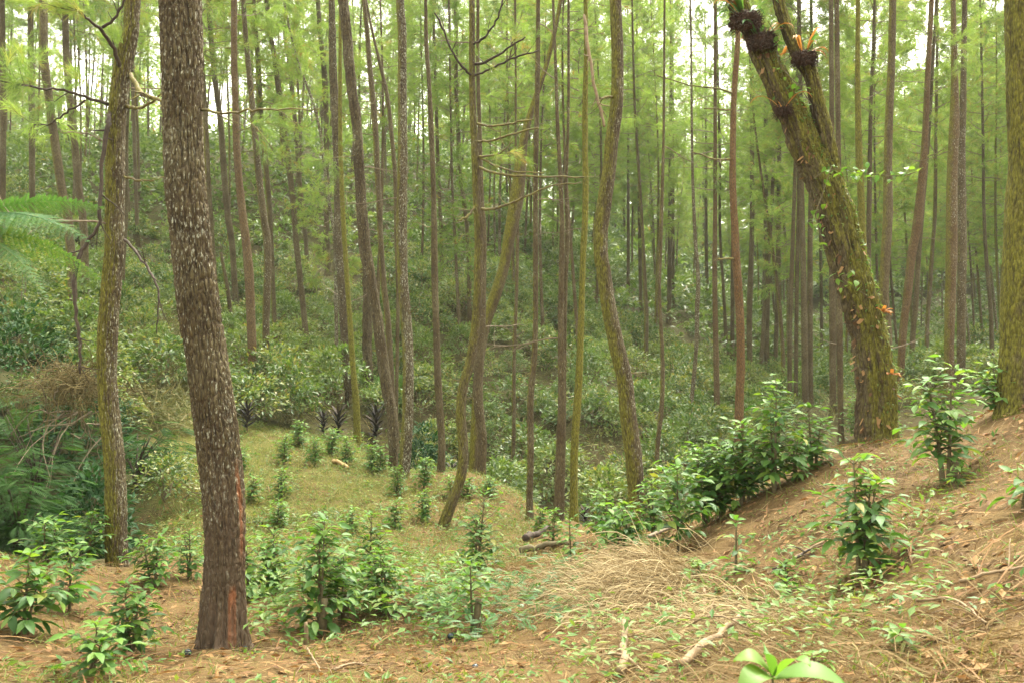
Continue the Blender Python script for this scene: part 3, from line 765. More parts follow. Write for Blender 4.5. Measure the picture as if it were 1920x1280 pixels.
traced_tree('reddish-topped pine, left of the twin pair right of the stout trunk', [(439,0,11),(439,112,12),(441,187,12),(443,262,13),(448,337,14),(456,412,15),(461,450,16),(467,515,17),(471,609,17),(474,684,17),(475,740,18)], moss=.1, lich=.45, warm=.25, live=2)
traced_tree('orange-mossed top pine, right of the twin pair right of the stout trunk', [(456,0,9),(458,34,9),(463,94,10),(469,157,11),(475,217,12),(480,270,13),(486,337,13),(495,412,14),(501,450,15),(502,515,14),(499,590,14),(499,665,13),(500,729,14)], moss=.25, lich=.6, live=2)
traced_tree('thin pine behind the twin pair on the lower slope', [(476,0,7),(479,56,8),(484,112,9),(487,180,10),(490,225,10),(497,292,10),(504,375,10),(508,440,9),(511,515,9),(514,590,9),(517,657,10)], moss=.3, lich=.3)
traced_tree('gently leaning clean pine in the middle of the coffee slope', [(499,0,8),(504,49,9),(514,105,9),(521,157,10),(529,214,11),(536,270,11),(544,330,11),(551,394,11),(555,450,11),(562,515,11),(570,590,11),(578,672,12)], moss=.08, lich=.5, live=1, dead=3)
traced_tree('young thin pine higher up behind the clean leaning pine', [(534,0,6),(534,67,7),(540,105,7),(546,157,8),(553,225,8),(558,300,8),(565,367,8),(572,431,8),(575,480,8),(577,524,9)], moss=.08, lich=.4)
traced_tree('pine on the upper coffee slope behind the pale scaly pine', [(596,0,8),(600,60,9),(607,120,10),(610,180,11),(612,260,10),(612,380,10),(613,440,10),(615,517,11)], moss=.1, lich=.4, live=1)
traced_tree('whitish thin stem leaning across in front of the upper slope', [(560,120,4),(585,187,5),(600,247,5),(609,319,6),(619,394,6),(628,461,7),(633,545,7)], moss=.02, lich=.9, Y=34, hgt=16)
traced_tree('broken stub trunk with torn bark behind the shaggy pine', [(686,430,13),(688,520,15),(690,612,18)], moss=.1, lich=.4, Y=31, hgt=1, crown=False, dead=2, name='tree_snag', cat='dead tree',
  hero=dict(step=.04, nth=40, bark=.02, nc=8, plate=.2, rag=.05))
traced_tree('thin pine on the slope right of the near-black pine', [(818,200,6),(821,300,7),(825,394,7),(828,450,7),(829,546,8)], moss=.1, lich=.4)
traced_tree('sapling-thin pale stem on the slope left of the swept pine', [(845,200,4),(847,311,5),(849,375,5),(853,449,6),(857,531,6),(862,642,7)], moss=.1, lich=.6, hgt=18)
traced_tree('slim pine on the slope left of and behind the swept mossy pine', [(855,60,7),(855,157,8),(859,244,8),(864,337,8),(874,412,9),(879,480,9),(880,612,9)], moss=.2, lich=.4)
traced_tree('thin pine right of the bowed pine, foot in the bushes', [(1185,0,4),(1190,200,5),(1199,340,6),(1205,440,6),(1209,531,8),(1212,599,9),(1210,706,10)], moss=.25, lich=.3)
traced_tree('thin dark wavy pine between bowed pine and coffee bank', [(1246,0,4),(1245,169,5),(1244,262,5),(1241,375,7),(1238,480,7),(1236,553,7),(1242,667,8),(1241,757,9),(1232,848,9),(1231,915,9)], moss=.2, lich=.3, Y=23)
traced_tree('pale slim pine leaning over the coffee rows', [(1296,100,4),(1298,300,5),(1303,437,7),(1309,524,8),(1307,580,9),(1306,644,8),(1301,707,8),(1294,775,8),(1290,836,9)], moss=.1, lich=.75)
traced_tree('brown slim pine among rows, left of the rust-orange pine', [(1341,100,6),(1341,250,7),(1341,400,8),(1340,494,9),(1341,587,10),(1343,681,11),(1345,807,12)], moss=.1, lich=.4, warm=.2, live=1)
T['R'] = traced_tree('rust-orange pine with short bare side boughs behind the coffee bank',
  [(1386,20,9),(1382,97,10),(1376,187,11),(1374,281,12),(1374,356,13),(1378,431,14),(1380,480,15),(1387,587,16),(1389,681,16),(1386,766,17),(1385,850,18)], moss=.3, lich=.2, warm=.5, Y=25.5, dead=1, mside=.1)
t, b, S = T['R']
for s_, pp in enumerate([[(1375,176,0,4),(1340,166,-.3,3),(1290,160,-.5,2.5),(1232,142,-.8,2)], [(1374,208,0,4),(1350,205,-.2,3),(1320,204,-.4,2.5)], [(1372,300,0,5),(1340,299,-.3,4),(1315,290,-.4,3),(1298,286,-.5,2)], [(1380,485,0,5),(1362,485,-.2,4),(1345,486,-.3,3)]]):
    own_branch(t, b, pp, b[1], M_MOSSTWIG, seed=50 + s_)

# the big leaning tree on the right bank
T['S'] = traced_tree('huge leaning moss-covered tree loaded with ferns on the right bank',
  [(1376,-10,44),(1384,11,45),(1410,56,48),(1429,94,52),(1459,161,60),(1485,210,64),(1515,281,68),(1541,337,74),(1566,400,80),(1588,480,80),(1606,540,80),(1622,600,80),(1634,660,82),(1643,720,84),(1646,780,88),(1648,828,96)],
  moss=.51, lich=.05, Y=11.6, hgt=13, thick=.80, dead=0, mside=.8, name='leaning_tree', cat='tree', crown=False, hero=dict(step=.024, nth=120, bark=.014, nc=14, plate=.13, rag=.05))
t, b, S = T['S']; Ys = b[1]
L2 = spline([(*pt(x, y, Ys + dy), w * .85 / 2 / F * Ys) for x, y, w, dy in [(1578,385,34,.05),(1562,320,36,-.02),(1546,250,34,-.08),(1531,190,31,-.12),(1520,140,30,-.15),(1500,105,30,-.18),(1482,70,25,-.2),(1468,30,23,-.2),(1460,-10,22,-.2),(1455,-120,18,-.2),(1458,-300,10,-.2)]], 420)
o = link('limb', hero_trunk(L2[:, :3] - b, L2[:, 3], 60, .010, 9, .12, None, .03), t); o['moss'], o['lichen'], o['warm'], o['mside'] = .45, .05, 0., .6
# loose plates of bark standing off the trunk
acc = Acc(); rg = np.random.default_rng(5); n = 120
ii = rg.integers(20, np.searchsorted(-np.arange(len(S)), 0) or len(S) - 60, n) if False else rg.integers(10, int(np.argmin(np.abs(S[:, 2] - pt(0, 60, Ys)[2]))), n)
aa = rg.uniform(-PI * .95, PI * .05, n); aa = np.where(rg.random(n) < .55, rg.normal(-2.6, .5, n), aa)
rad = np.stack([np.cos(aa), np.sin(aa), np.zeros(n)], -1)
Pp = S[ii, :3] - b + rad * (S[ii, 3] * 1.02)[:, None]
FL = (np.array([[0, -.5, 0], [0, .5, 0], [1, .38, .22], [1.15, 0, .3], [1, -.42, .2], [.5, .1, .1]]), np.array([[0, 5, 4], [0, 1, 5], [1, 2, 5], [2, 3, 5], [3, 4, 5]]))
V, Tt = scatter(FL, frames(np.array([0, 0, -1.0]) + rg.normal(0, .35, (n, 3)) + rad * .25, rad), Pp, np.stack([rg.uniform(.03, .10, n), rg.uniform(.02, .06, n), rg.uniform(.05, .14, n)], -1))
n2 = 900; ii = rg.integers(10, int(np.argmin(np.abs(S[:, 2] - pt(0, 40, Ys)[2]))), n2); aa = rg.normal(-.7, .75, n2); rad2 = np.stack([np.cos(aa), np.sin(aa), np.zeros(n2)], -1)
V2, T2 = scatter(LEAF2, frames(rad2 + rg.normal(0, .6, (n2, 3)) - [0, 0, .3]), S[ii, :3] - b + rad2 * (S[ii, 3] * 1.0)[:, None], rg.uniform(.03, .085, n2))
link('small_epiphytes', Acc().add(V2, None, T2, rg.uniform(0, .9, n2)).build('small_epiphytes', M_WEED), t)['kind'] = 'stuff'
q = link('bark_flakes', acc.add(V, None, Tt, rg.uniform(0, .5, n)).build('bark_flakes', M_BROWNLEAF), t); q['kind'] = 'stuff'

T['U'] = traced_tree('thick dark pine cut off by the right edge of the view',
  [(1927,0,76),(1930,150,76),(1934,300,76),(1929,375,76),(1924,480,76),(1920,560,78),(1918,660,78),(1916,720,80),(1915,772,84)], moss=.3, lich=.35, Y=9.9, dead=0, mside=-1., hero=dict(step=.026, nth=100, bark=.012, nc=17, plate=.1))
traced_tree('mossy stem tucked against the thick pine at the right edge', [(1889,610,4),(1884,640,14),(1882,690,20),(1880,735,22),(1880,785,24)], moss=.75, lich=.1, Y=10.6, hgt=.6, crown=False, dead=0, name='tree_snag', cat='dead tree')
traced_tree('sturdy pine, left of the close pair near the right edge', [(1787,0,9),(1789,94,11),(1790,169,14),(1789,244,18),(1785,337,19),(1784,480,20),(1783,512,19),(1780,625,18),(1779,704,17),(1778,760,17)], moss=.25, lich=.6, warm=.2, Y=27, live=1)
traced_tree('sturdy pine, right of the close pair near the right edge', [(1809,0,9),(1807,112,10),(1806,187,12),(1803,281,14),(1803,375,16),(1804,480,17),(1803,550,16),(1802,690,15),(1802,760,15)], moss=.1, lich=.65, Y=28.5)
traced_tree('tall dark pine with a green moss collar behind the huge leaning tree', [(1674,0,13),(1672,112,14),(1667,225,15),(1665,319,16),(1665,400,18),(1661,475,18),(1658,550,17),(1665,640,16),(1666,800,16)], moss=.22, lich=.35, Y=23)
traced_tree('yellow-mossed straight pine rising from behind the huge leaning tree', [(1609,0,8),(1608,112,9),(1609,206,11),(1611,300,13),(1615,380,13),(1622,560,14),(1626,830,14)], moss=.75, lich=.1, Y=24, mside=.2)
traced_tree('thin grey pine between the mossed pine and dark collared pine', [(1640,0,5),(1637,100,6),(1633,200,7),(1630,375,9),(1629,500,9),(1632,760,9)], moss=.1, lich=.4, Y=34)
traced_tree('noticeably slanted pine right of the dark collared pine', [(1746,20,9),(1740,131,10),(1736,225,11),(1732,300,13),(1725,375,16),(1719,430,17),(1710,475,16),(1702,550,15),(1693,625,14),(1687,725,14)], moss=.15, lich=.35, warm=.3, Y=30)
traced_tree('thin pine close behind the slanted pine', [(1750,100,6),(1740,270,7),(1729,400,8),(1723,475,9),(1717,569,10),(1712,625,10),(1709,735,11)], moss=.1, lich=.4, Y=36)
traced_tree('thin leaning pine between the slanted pine and the close pair', [(1757,100,5),(1755,250,6),(1753,400,7),(1749,456,7),(1744,531,8),(1739,606,8),(1736,720,8)], moss=.2, lich=.3, Y=40)
traced_tree('dark slim curved pine left of the thick edge pine', [(1838,0,4),(1840,100,4),(1843,250,5),(1845,400,6),(1850,494,7),(1858,587,8),(1860,690,8)], moss=.1, lich=.3, Y=42)
# left edge
traced_tree('furry-mossed pine with low needle sprays, far left on the slope', [(81,0,14),(83,112,15),(92,187,15),(105,281,16),(116,356,16),(129,424,16),(142,510,17)], moss=.3, lich=.35, live=6, dead=2, Y=29)
traced_tree('brown pine between the far-left sprays and the mossy boughed pine', [(122,0,11),(124,94,12),(131,187,13),(141,281,13),(148,356,14),(157,431,14),(163,532,15)], moss=.15, lich=.35, live=4, Y=33)
traced_tree('dark pine at the very left edge of the picture', [(3,0,11),(4,60,11),(6,200,11),(5,340,11),(4,480,12)], moss=.1, lich=.3, live=5, Y=33)
traced_tree('grey pine second from the left edge, upper slope', [(57,0,10),(58,112,11),(60,262,11),(62,420,11)], moss=.1, lich=.35, live=3, Y=42)
traced_tree('lichened pine directly behind the moss-coated boughed pine', [(238,200,10),(236,262,10),(235,400,11),(229,500,12),(226,592,13)], moss=.12, lich=.5, live=1)
traced_tree('faint thin pine between the boughed pine and the stout pine', [(246,60,7),(252,262,7),(260,386,8)], moss=.1, lich=.4, Y=50)
FARL, FARG = 'slender straight pine in the distant crowd of trunks', 'distant slender pines'
for p_ in [[(1410,200,8),(1410,430,9),(1405,600,11),(1408,737,9)], [(1436,250,8),(1436,400,9),(1439,512,11),(1437,625,11),(1439,713,9)], [(1440,500,8),(1432,606,8),(1425,717,7)],
           [(1462,200,7),(1460,400,8),(1459,512,9),(1453,713,8)], [(1490,350,7),(1485,494,8),(1481,625,9),(1481,777,9)], [(1497,400,7),(1494,550,8),(1492,770,8)],
           [(1502,250,9),(1504,400,10),(1508,587,12),(1510,773,13)], [(1521,330,8),(1519,475,10),(1519,764,12)], [(1536,300,5),(1539,475,6),(1541,664,7)],
           [(1561,450,11),(1561,550,13),(1562,777,13)], [(1574,500,11),(1574,600,12),(1577,832,11)], [(1324,300,5),(1324,430,6),(1326,582,8)], [(1350,300,5),(1350,434,5),(1357,550,6),(1363,672,8)],
           [(1374,501,8),(1373,672,8)], [(1262,300,5),(1262,437,6),(1262,580,7)], [(1256,400,8),(1255,540,9),(1254,609,9)], [(1178,430,6),(1178,560,7)], [(1200,480,7),(1202,600,7)], [(1145,300,5),(1120,560,7)]]:
    traced_tree(FARL, p_, moss=.1, lich=.35, group=FARG, dead=1)

# ------------------------------------------------------------------ the far crowd of pines
VAR = []
for s in range(5):
    r = np.random.default_rng(500 + s); n = 34; zz = np.linspace(-.4, 25, n)
    P = np.stack([.25 * np.sin(zz * .22 + s) + .02 * zz * r.normal(), .25 * np.cos(zz * .19 + s * 2) - .25 * math.cos(s * 2), zz], -1); P[:, 0] -= np.interp(0, zz, P[:, 0]); P[:, 1] -= np.interp(0, zz, P[:, 1])
    VAR.append(Acc().add(*tube(P, .10 * (1 - zz / 28) + .04 * np.exp(-np.maximum(zz, 0) / .3), 8)).build('trunk', M_BARK, True))
TP = [tuple(t_) for t_ in TRUNKS]
def far_pine(x, y, crowns, s, sz, label, group):
    z = h1(x, y); r = rnd.random
    tr = thing('pine_tree', label, 'pine tree', (x, y, z), group)
    o = link('trunk', VAR[rnd.randrange(5)], tr); o.rotation_euler = (rnd.gauss(0, .018), rnd.gauss(0, .018), r() * 6.28); o.scale = (s, s, sz)
    o['moss'], o['lichen'], o['warm'], o['mside'] = r() * .45, .3 + r() * .6, r() * .12, -1.
    wm, nm = crowns[rnd.randrange(len(crowns))]
    L = 16 if crowns is CROWNS else 20
    z0 = (25 * sz - L * .92 * sz); rot = r() * 6.28
    for nme, me in (('branches', wm), ('crown', nm)):
        c = link(nme, me, tr, (0, 0, z0)); c['kind'] = 'stuff'; c.rotation_euler = (0, 0, rot); c.scale = (sz * .95, sz * .95, sz * .95)
    c['kind'] = 'stuff'
    if y < 75:
        for _ in range(3):
            q = link('branch', DEADS[rnd.randrange(6)], tr, (0, 0, rnd.uniform(2.5, 11))); q.rotation_euler = (0, rnd.uniform(-.3, .3), r() * 6.28)
def sees(x, y, zt):
    """does the eye see a point zt above the ground there, over the terrain"""
    p = np.array([x, y, h1(x, y) + zt]); q = p[None] * np.linspace(.08, .98, 60)[:, None]
    return bool(np.all(q[:, 2] > H(q[:, 0], q[:, 1])))
cnt = 0; tries = 0
while cnt < 222 and tries < 9000:
    tries += 1
    y = rnd.choice([rnd.uniform(36, 60), rnd.uniform(50, 95), rnd.uniform(65, 118)])
    x = rnd.uniform(-.72, .70) * y
    u = 960 + F * x / y
    gap = 1255 < u < 1400
    if gap and y < 55: continue          # the clearing where the sky shows
    if u < 700 and y < 46 and rnd.random() < .6: continue
    md = 2.3 if y > 60 else 3.2
    if any((x - a) ** 2 + (y - c) ** 2 < md * md for a, c in TP): continue
    hz = 16
    if not sees(x, y, hz): continue
    TP.append((x, y)); cnt += 1
    right = u > 950
    far_pine(x, y, DENSE if (right and rnd.random() < .75) else CROWNS, rnd.uniform(.75, 1.25), rnd.uniform(.8, 1.12) * (.68 if gap else 1), FARL, FARG)
print('far pines', cnt, tries)
FN, FT = Acc(), Acc(); r = np.random.default_rng(99)
for k in range(330):
    y = r.uniform(108, 160); x = r.uniform(-.62, .68) * y
    z = h1(x, y); h = r.uniform(19, 25); n = 150
    f = r.uniform(0, 1, n); q = np.sqrt(r.uniform(0, 1, n)) * 4.0 * (1 - f * .7); a = r.uniform(0, 6.28, n)
    P = np.stack([x + q * np.cos(a), y + q * np.sin(a), z + h * (.04 + .98 * f ** 1.1)], -1)
    V, Tq = scatter(TUFTF, frames(r.normal(0, 1, (n, 3)) * [1, 1, .5]), P, r.uniform(3.4, 6., n) * np.ones(n))
    FN.add(V, None, Tq, r.uniform(0, .7, n)); FT.add(*tube(np.array([(x, y, z - .3), (x + r.normal(0, .3), y, z + h * .6), (x, y, z + h)]), [.19, .14, .05], 5))
tag(link('distant_forest', FN.build('distant_forest', M_NEEDLE)), 'pine crowns of the far-off forest beyond the gully', kind='stuff')
tag(link('distant_trunks', FT.build('distant_trunks', M_BARK, True)), 'trunks of the far-off forest beyond the gully', kind='stuff')
for t_ in tr_info: print('TREE', t_)

# ================================================================== COFFEE ON THE HILLSIDE
def bush_mesh(seed, ncl=70, per=15, H_=1.5, R=1.05, ls=.15, cv=.45):
    r = np.random.default_rng(seed)
    a = r.uniform(0, 2 * PI, ncl); q = np.sqrt(r.uniform(0, 1, ncl)) * R
    z = H_ * (.12 + .88 * (1 - (q / R) ** 2.2)) * r.uniform(.45, 1, ncl) ** .6
    C = np.stack([q * np.cos(a) * r.uniform(.8, 1.2), q * np.sin(a), z], -1)
    i = np.repeat(np.arange(ncl), per); n = len(i)
    P = C[i] + r.normal(0, 1, (n, 3)) * np.array([.13, .13, .06])
    out = P - np.array([0, 0, .2 * H_]); out[:, 2] *= .35
    D = norm(norm(out) + r.normal(0, .55, (n, 3)) + np.array([0, 0, -.12]))
    Nn = np.array([0, 0, 1.]) + .35 * norm(out) + r.normal(0, .3, (n, 3))
    V, T = scatter(LEAF2, frames(D, Nn), P, ls * r.uniform(.7, 1.2, n))
    V[:, 2] = np.maximum(V[:, 2], .02)
    lv = (V, T, r.uniform(0, .9 - cv, n) + np.repeat(r.uniform(0, cv, ncl), per))
    w = Acc()
    for k in range(5):
        b = r.normal(0, .05, 3) * [1, 1, 0]; e = C[r.integers(ncl)]
        w.add(*tube(np.array([b - [0, 0, .1], b * .5 + e * .5 + [0, 0, .1], e]), [.022, .016, .006], 4))
    return lv, w
BUSH = []
for s in range(6):
    lv, w = bush_mesh(700 + s, 62 + 5 * s, 20, rnd.uniform(1.2, 1.6), rnd.uniform(.95, 1.25))
    BUSH.append((Acc().add(lv[0], None, lv[1], lv[2]).build('foliage', M_BUSH), w.build('stems', M_STEM)))
BFAR = [bush_mesh(760 + s, 26, 7, 1.5, 1.15, .32)[0] for s in range(4)]
spots = []
yy = 20.6
while yy < 138:
    step = 1.9 + .009 * yy if yy < 95 else 3.0
    for x in np.arange(-.66 * yy - 2, .68 * yy + 2, step):
        px, py = x + rnd.gauss(0, .3), yy + rnd.gauss(0, .32) + .5 * math.sin(x * .35)
        spots.append((px, py))
    yy += step * .88
keep = []
for x, y in spots:
    u = 960 + F * x / y
    z = h1(x, y)
    if u < 345 and y < 20.5: continue
    if 345 <= u < 620 and y < 24.2: continue            # the cleared mound
    if 620 <= u < 1250 and y < 24.5: continue
    if u >= 1250 and y < 27: continue
    if u > 1500 and rnd.random() < .35: continue
    if u < 420 and 20 < y < 40 and rnd.random() < .3: continue          # dry weedy bank
    if noise.noise((x * .13, y * .13, 4.)) > .58: continue
    if rnd.random() < .05: continue
    if any((x - a) ** 2 + (y - c) ** 2 < .35 for a, c in TP): continue
    if not sees(x, y, 1.3 if y < 95 else 3): continue
    keep.append((y, x, z))
keep.sort()
print('bushes', len(keep))
FB = Acc(); r = np.random.default_rng(77)
for k, (y, x, z) in enumerate(keep):
    s = rnd.uniform(.75, 1.2) * (1 + .4 * min(1, max(0, (y - 40) / 25))); a = rnd.random() * 6.28
    if k < 290:
        t = thing('coffee_bush', 'low round coffee bush in the dense rows covering the far hillside', 'coffee bush', (x, y, z - .03), 'coffee bushes on the hillside')
        t.rotation_euler = (0, 0, a); t.scale = (s * rnd.uniform(.9, 1.2), s, s * rnd.uniform(.9, 1.3))
        f_, w_ = BUSH[rnd.randrange(6)]
        link('foliage', f_, t)['kind'] = 'stuff'
        link('stems', w_, t)['kind'] = 'stuff'
    else:
        V, T, q = BFAR[rnd.randrange(4)]
        c, s2 = math.cos(a), math.sin(a)
        s *= 1.0 if y < 95 else 1.7
        V2 = V * s; V2 = np.stack([V2[:, 0] * c - V2[:, 1] * s2 + x, V2[:, 0] * s2 + V2[:, 1] * c + y, V2[:, 2] + z - .03], -1)
        FB.add(V2, None, T, (q + rnd.random() * .25))
if FB.n: tag(link('far_coffee_bushes', FB.build('far_coffee_bushes', M_BUSH)), 'mass of smaller coffee bushes covering the highest part of the hillside', kind='stuff')

# low herbs, ferns and dry grass between the bushes
def cover(name, label, n, region, tpl, size, m, lift=(.02, .25), clump=6, sp=.18, up=.4, rmax=.85):
    x, y = region(n); z = H(x, y)
    P = np.repeat(np.stack([x, y, z], -1), clump, 0); k = len(P)
    P[:, :2] += rng.normal(0, sp, (k, 2)); P[:, 2] += rng.uniform(*lift, k)
    D = rng.normal(0, 1, (k, 3)); D[:, 2] = rng.uniform(-.2, up, k)
    V, T = scatter(tpl, frames(D), P, rng.uniform(size * .6, size * 1.4, k))
    return tag(link(name, Acc().add(V, None, T, np.repeat(rng.uniform(0, .35, n), clump) + rng.uniform(0, rmax - .35, k)).build(name, m)), label, kind='stuff')
def hillreg(n):
    y = rng.uniform(23, 70, n * 3); x = rng.uniform(-.66, .66, n * 3) * y
    u = 960 + F * x / y
    ok = ~((u < 600) & (y < 26)) & ~((u > 1300) & (y < 20))
    return x[ok][:n], y[ok][:n]
BLADE = (np.array([[0, .02, 0], [0, -.02, 0], [.55, -.015, .06], [.55, .015, .06], [1, 0, -.05]]), np.array([[0, 1, 2], [0, 2, 3], [3, 2, 4]]))
cover('hillside_herbs', 'low leafy herbs filling the ground between the hillside coffee rows', 3500, hillreg, LEAF2, .13, M_BUSH, (.02, .22), 7, .25)
cover('hillside_weeds', 'light green weeds scattered over the hillside', 1800, hillreg, LEAF2, .15, M_WEED, (.02, .45), 7, .2)
def drybank(n):
    y = rng.uniform(20.8, 42, n * 3); u = rng.normal(300, 110, n * 3); y = np.where(u > 350, np.maximum(y, 24.5 + .1 * (y - 20)), y); x = (u - 960) / F * y
    return x[:n], y[:n]
cover('dry_grass', 'tangled yellow-brown dry grass on the bank behind the two near pines', 2600, drybank, BLADE, .42, M_SCRUB, (.0, .3), 8, .25, 1.0)
cover('bank_scrub', 'low leafy scrub mixed into the dry grass of the bank', 2200, drybank, LEAF2, .12, M_SCRUB, (.02, .45), 9, .22, .5)
def drysl(n):
    y = rng.uniform(26, 62, n); x = rng.uniform(-.45, .5, n) * y; return x, y
cover('dry_stalks', 'thin dry grass stalks between the hillside bushes', 2200, drysl, BLADE, .5, M_SCRUB, (.0, .3), 8, .25, 1.2)

# ================================================================== COFFEE PLANTS NEAR THE EYE
def coffee(label, px, py, top, wid, mode='stuff', young=.15, stems=1, seed=0, name='coffee_plant', cat='coffee plant', leaf=.145, cut=0, group=None, first=.25, dense=1.0, Y=None, tall_bare=False):
    b = on(px, Y) if Y else hit(px, py); Yp = b[1]; h = (py - top) / F * Yp; hw = .88 * wid / 2 / F * Yp
    rg = np.random.default_rng(900 + seed + int(px)); t = thing(name, label, cat, b, group)
    SA = Acc(); BA = Acc(); lv = []
    for s in range(stems):
        a = rg.uniform(0, 6.28); lean = (rg.uniform(.05, .25) if s == 0 else rg.uniform(.25, .5)) * hw + .02; hs = h * (1 if s == 0 else rg.uniform(.7, .95))
        P = spline([(.025 * s * math.cos(a), .025 * s * math.sin(a), -.08), (lean * .5 * math.cos(a), lean * .5 * math.sin(a), hs * .4), (lean * math.cos(a), lean * math.sin(a), hs)], 14)
        r0 = .014 + .010 * h
        link('stem', Acc().add(*tube(P, np.linspace(r0, .004, 14), 7)).build('stem', M_STEM, True), t)
        nn = max(4, int(hs * (1 - first) / .055 * dense)); ph = rg.uniform(0, 6.28)
        for k in range(nn):
            f = first + (1 - first) * (k + .5) / nn; q = P[min(13, int(f * 13))] * (1 - (f * 13) % 1) + P[min(13, int(f * 13) + 1)] * ((f * 13) % 1)
            g = (f - first) / (1 - first)
            bl = hw * min(1, .55 + 1.8 * g) * (1 - .55 * max(0, (g - .3) / .7) ** 1.6) * rg.uniform(.7, 1.15)
            if bl < .05: bl = .05
            for side in (0, PI):
                az = ph + k * 1.571 + side + rg.normal(0, .3)
                d0 = np.array([math.cos(az), math.sin(az), rg.uniform(.15, .55) + .6 * g])
                B = limb(rg, q, d0, bl, 0, .55, 6, .06)
                BA.add(*tube(B, np.linspace(.005, .0022, 6), 4))
                npair = max(1, int(bl / (leaf * .5) + .5))
                for m in range(npair):
                    u = (m + (1 if m == npair - 1 else .55)) / npair * 5; i0 = min(4, int(u)); pp = B[i0] + (B[min(5, i0 + 1)] - B[i0]) * min(1, u - i0); bd = norm(B[min(5, i0 + 1)] - B[max(0, i0 - 1)] if i0 else B[1] - B[0])
                    sd = norm(np.cross(bd, [0, 0, 1.]))
                    end = m == npair - 1
                    for sg in (-1, 1):
                        an = rg.uniform(.25, .6) if end else rg.uniform(.7, 1.15)
                        D = bd * math.cos(an) + sg * sd * math.sin(an) + np.array([0, 0, rg.uniform(-.55, .1)])
                        lv.append((pp, D, leaf * rg.uniform(.65, 1.2) * (1 - .3 * g), g > .82 or (end and rg.random() < young)))
        tp = P[-1]
        for k in range(4):
            a = rg.uniform(0, 6.28); lv.append((tp, np.array([math.cos(a), math.sin(a), rg.uniform(.3, 1.2)]), leaf * rg.uniform(.5, .9), True))
    link('branches', BA.build('branches', M_STEM, True), t)['kind'] = 'stuff'
    if cut:
        c = Acc().add(*tube(np.array([[.05, -.04, -.08], [.045, -.035, cut * .5], [.06, -.05, cut]]), [.042, .036, .034], 9)).build('cut_stump', M_STEM, True)
        link('cut_stump', c, t)
    lv = [l for l in lv if l[0][2] > .03]
    if mode == 'objects':
        rg.shuffle(lv) if len(lv) > 290 else None
        lv = lv[:290]
    P = np.array([l[0] for l in lv]); D = np.array([l[1] for l in lv]); Sz = (1.12 if mode == 'objects' else 1.0) * np.array([l[2] for l in lv]); Yg = np.array([l[3] for l in lv])
    out = norm(P * [1, 1, .0] + 1e-6)
    M = frames(D, np.array([0, 0, 1.]) + .25 * out + rg.normal(0, .25, P.shape))
    if mode == 'objects':
        for k in range(len(lv)):
            me = YLEAVES[rg.integers(len(YLEAVES))] if Yg[k] else LEAVES[rg.integers(len(LEAVES))]
            o = link('leaf', me, t); m4 = Matrix.Identity(4)
            for i in range(3):
                for j in range(3): m4[i][j] = M[k][i, j] * Sz[k]
                m4[i][3] = P[k][i]
            o.matrix_basis = m4
    else:
        for yg, mt, nm in ((False, M_COFFEE, 'foliage'), (True, M_YOUNG, 'young_foliage')):
            w = Yg == yg
            if w.any():
                V, Tt = scatter(LEAF8, M[w], P[w], Sz[w])
                link(nm, Acc().add(V, None, Tt, rg.uniform(0, .9, w.sum())).build(nm, mt, True), t)['kind'] = 'stuff'
    return t
O_ = 'objects'
coffee('dark glossy coffee plant on a short stem left of the stout pine', 246, 1226, 1095, 110, O_, .1, 2, 1, leaf=.115, dense=1.5)
coffee('bright pale-green seedling low at the bottom left', 165, 1272, 1175, 170, O_, .95, 2, 2, leaf=.12, first=.3)
coffee('coffee plant in front of the moss-coated pine on its left', 130, 1150, 1032, 110, O_, .15, 1, 3, leaf=.125, dense=1.2)
coffee('dull drooping coffee plant at the left edge, big bluish leaves', 42, 1190, 1050, 170, O_, .02, 2, 4, leaf=.17)
coffee('bushy coffee plant at the rim of the dark gully, left edge', 82, 1062, 975, 120, 'stuff', .5, 2, 5, leaf=.13, dense=1.4)
coffee('coffee plant close left of the foot of the moss-coated pine', 165, 1060, 965, 90, 'stuff', .3, 2, 6, leaf=.13)
coffee('rounded light-green coffee plant right of the moss-coated pine', 289, 1103, 1012, 110, O_, .6, 2, 7, leaf=.12, dense=1.3)
coffee('coffee plant between rounded plant and the stout pine', 358, 1090, 1000, 90, 'stuff', .5, 2, 8, leaf=.12)
coffee('leafy coffee plant hugging the right side of the stout pine', 468, 1128, 1015, 80, O_, .3, 2, 9, leaf=.125)
coffee('wide coffee plant second right of the stout pine', 515, 1112, 1005, 120, 'stuff', .35, 2, 10, leaf=.135, dense=1.3)
coffee('tallest coffee plant of the middle thicket, dark lower leaves and two stems', 598, 1190, 985, 150, O_, .25, 2, 11, leaf=.155, cut=.35, first=.12)
coffee('bright coffee plant with a cut stump just right of the tallest', 640, 1168, 1035, 110, O_, .8, 2, 12, leaf=.135, cut=.3, first=.35)
coffee('coffee plant behind the thicket with greyish upright top', 690, 1110, 970, 110, 'stuff', .15, 2, 13, leaf=.13)
coffee('spreading coffee plant at the right end of the middle thicket', 722, 1155, 1040, 130, 'stuff', .4, 3, 14, leaf=.13)
coffee('thin yellow-green coffee shoot growing from a cut stake', 886, 1186, 1062, 100, O_, .9, 1, 15, leaf=.13, cut=.32, first=.35)
coffee('dense conical coffee plant below the swept pine', 893, 1075, 930, 135, O_, .12, 2, 16, leaf=.135, dense=1.35, first=.1)
coffee('small coffee plant beside the mossy fallen log', 1036, 1028, 960, 65, 'stuff', .4, 2, 17, leaf=.12)
coffee('slim coffee plant in front of the mossy fallen log', 1072, 1062, 975, 60, 'stuff', .4, 1, 18, leaf=.12)
coffee('umbrella-shaped coffee plant with dark forked stem beside the straw heap', 1172, 1072, 950, 125, O_, .5, 3, 19, leaf=.145, first=.4)
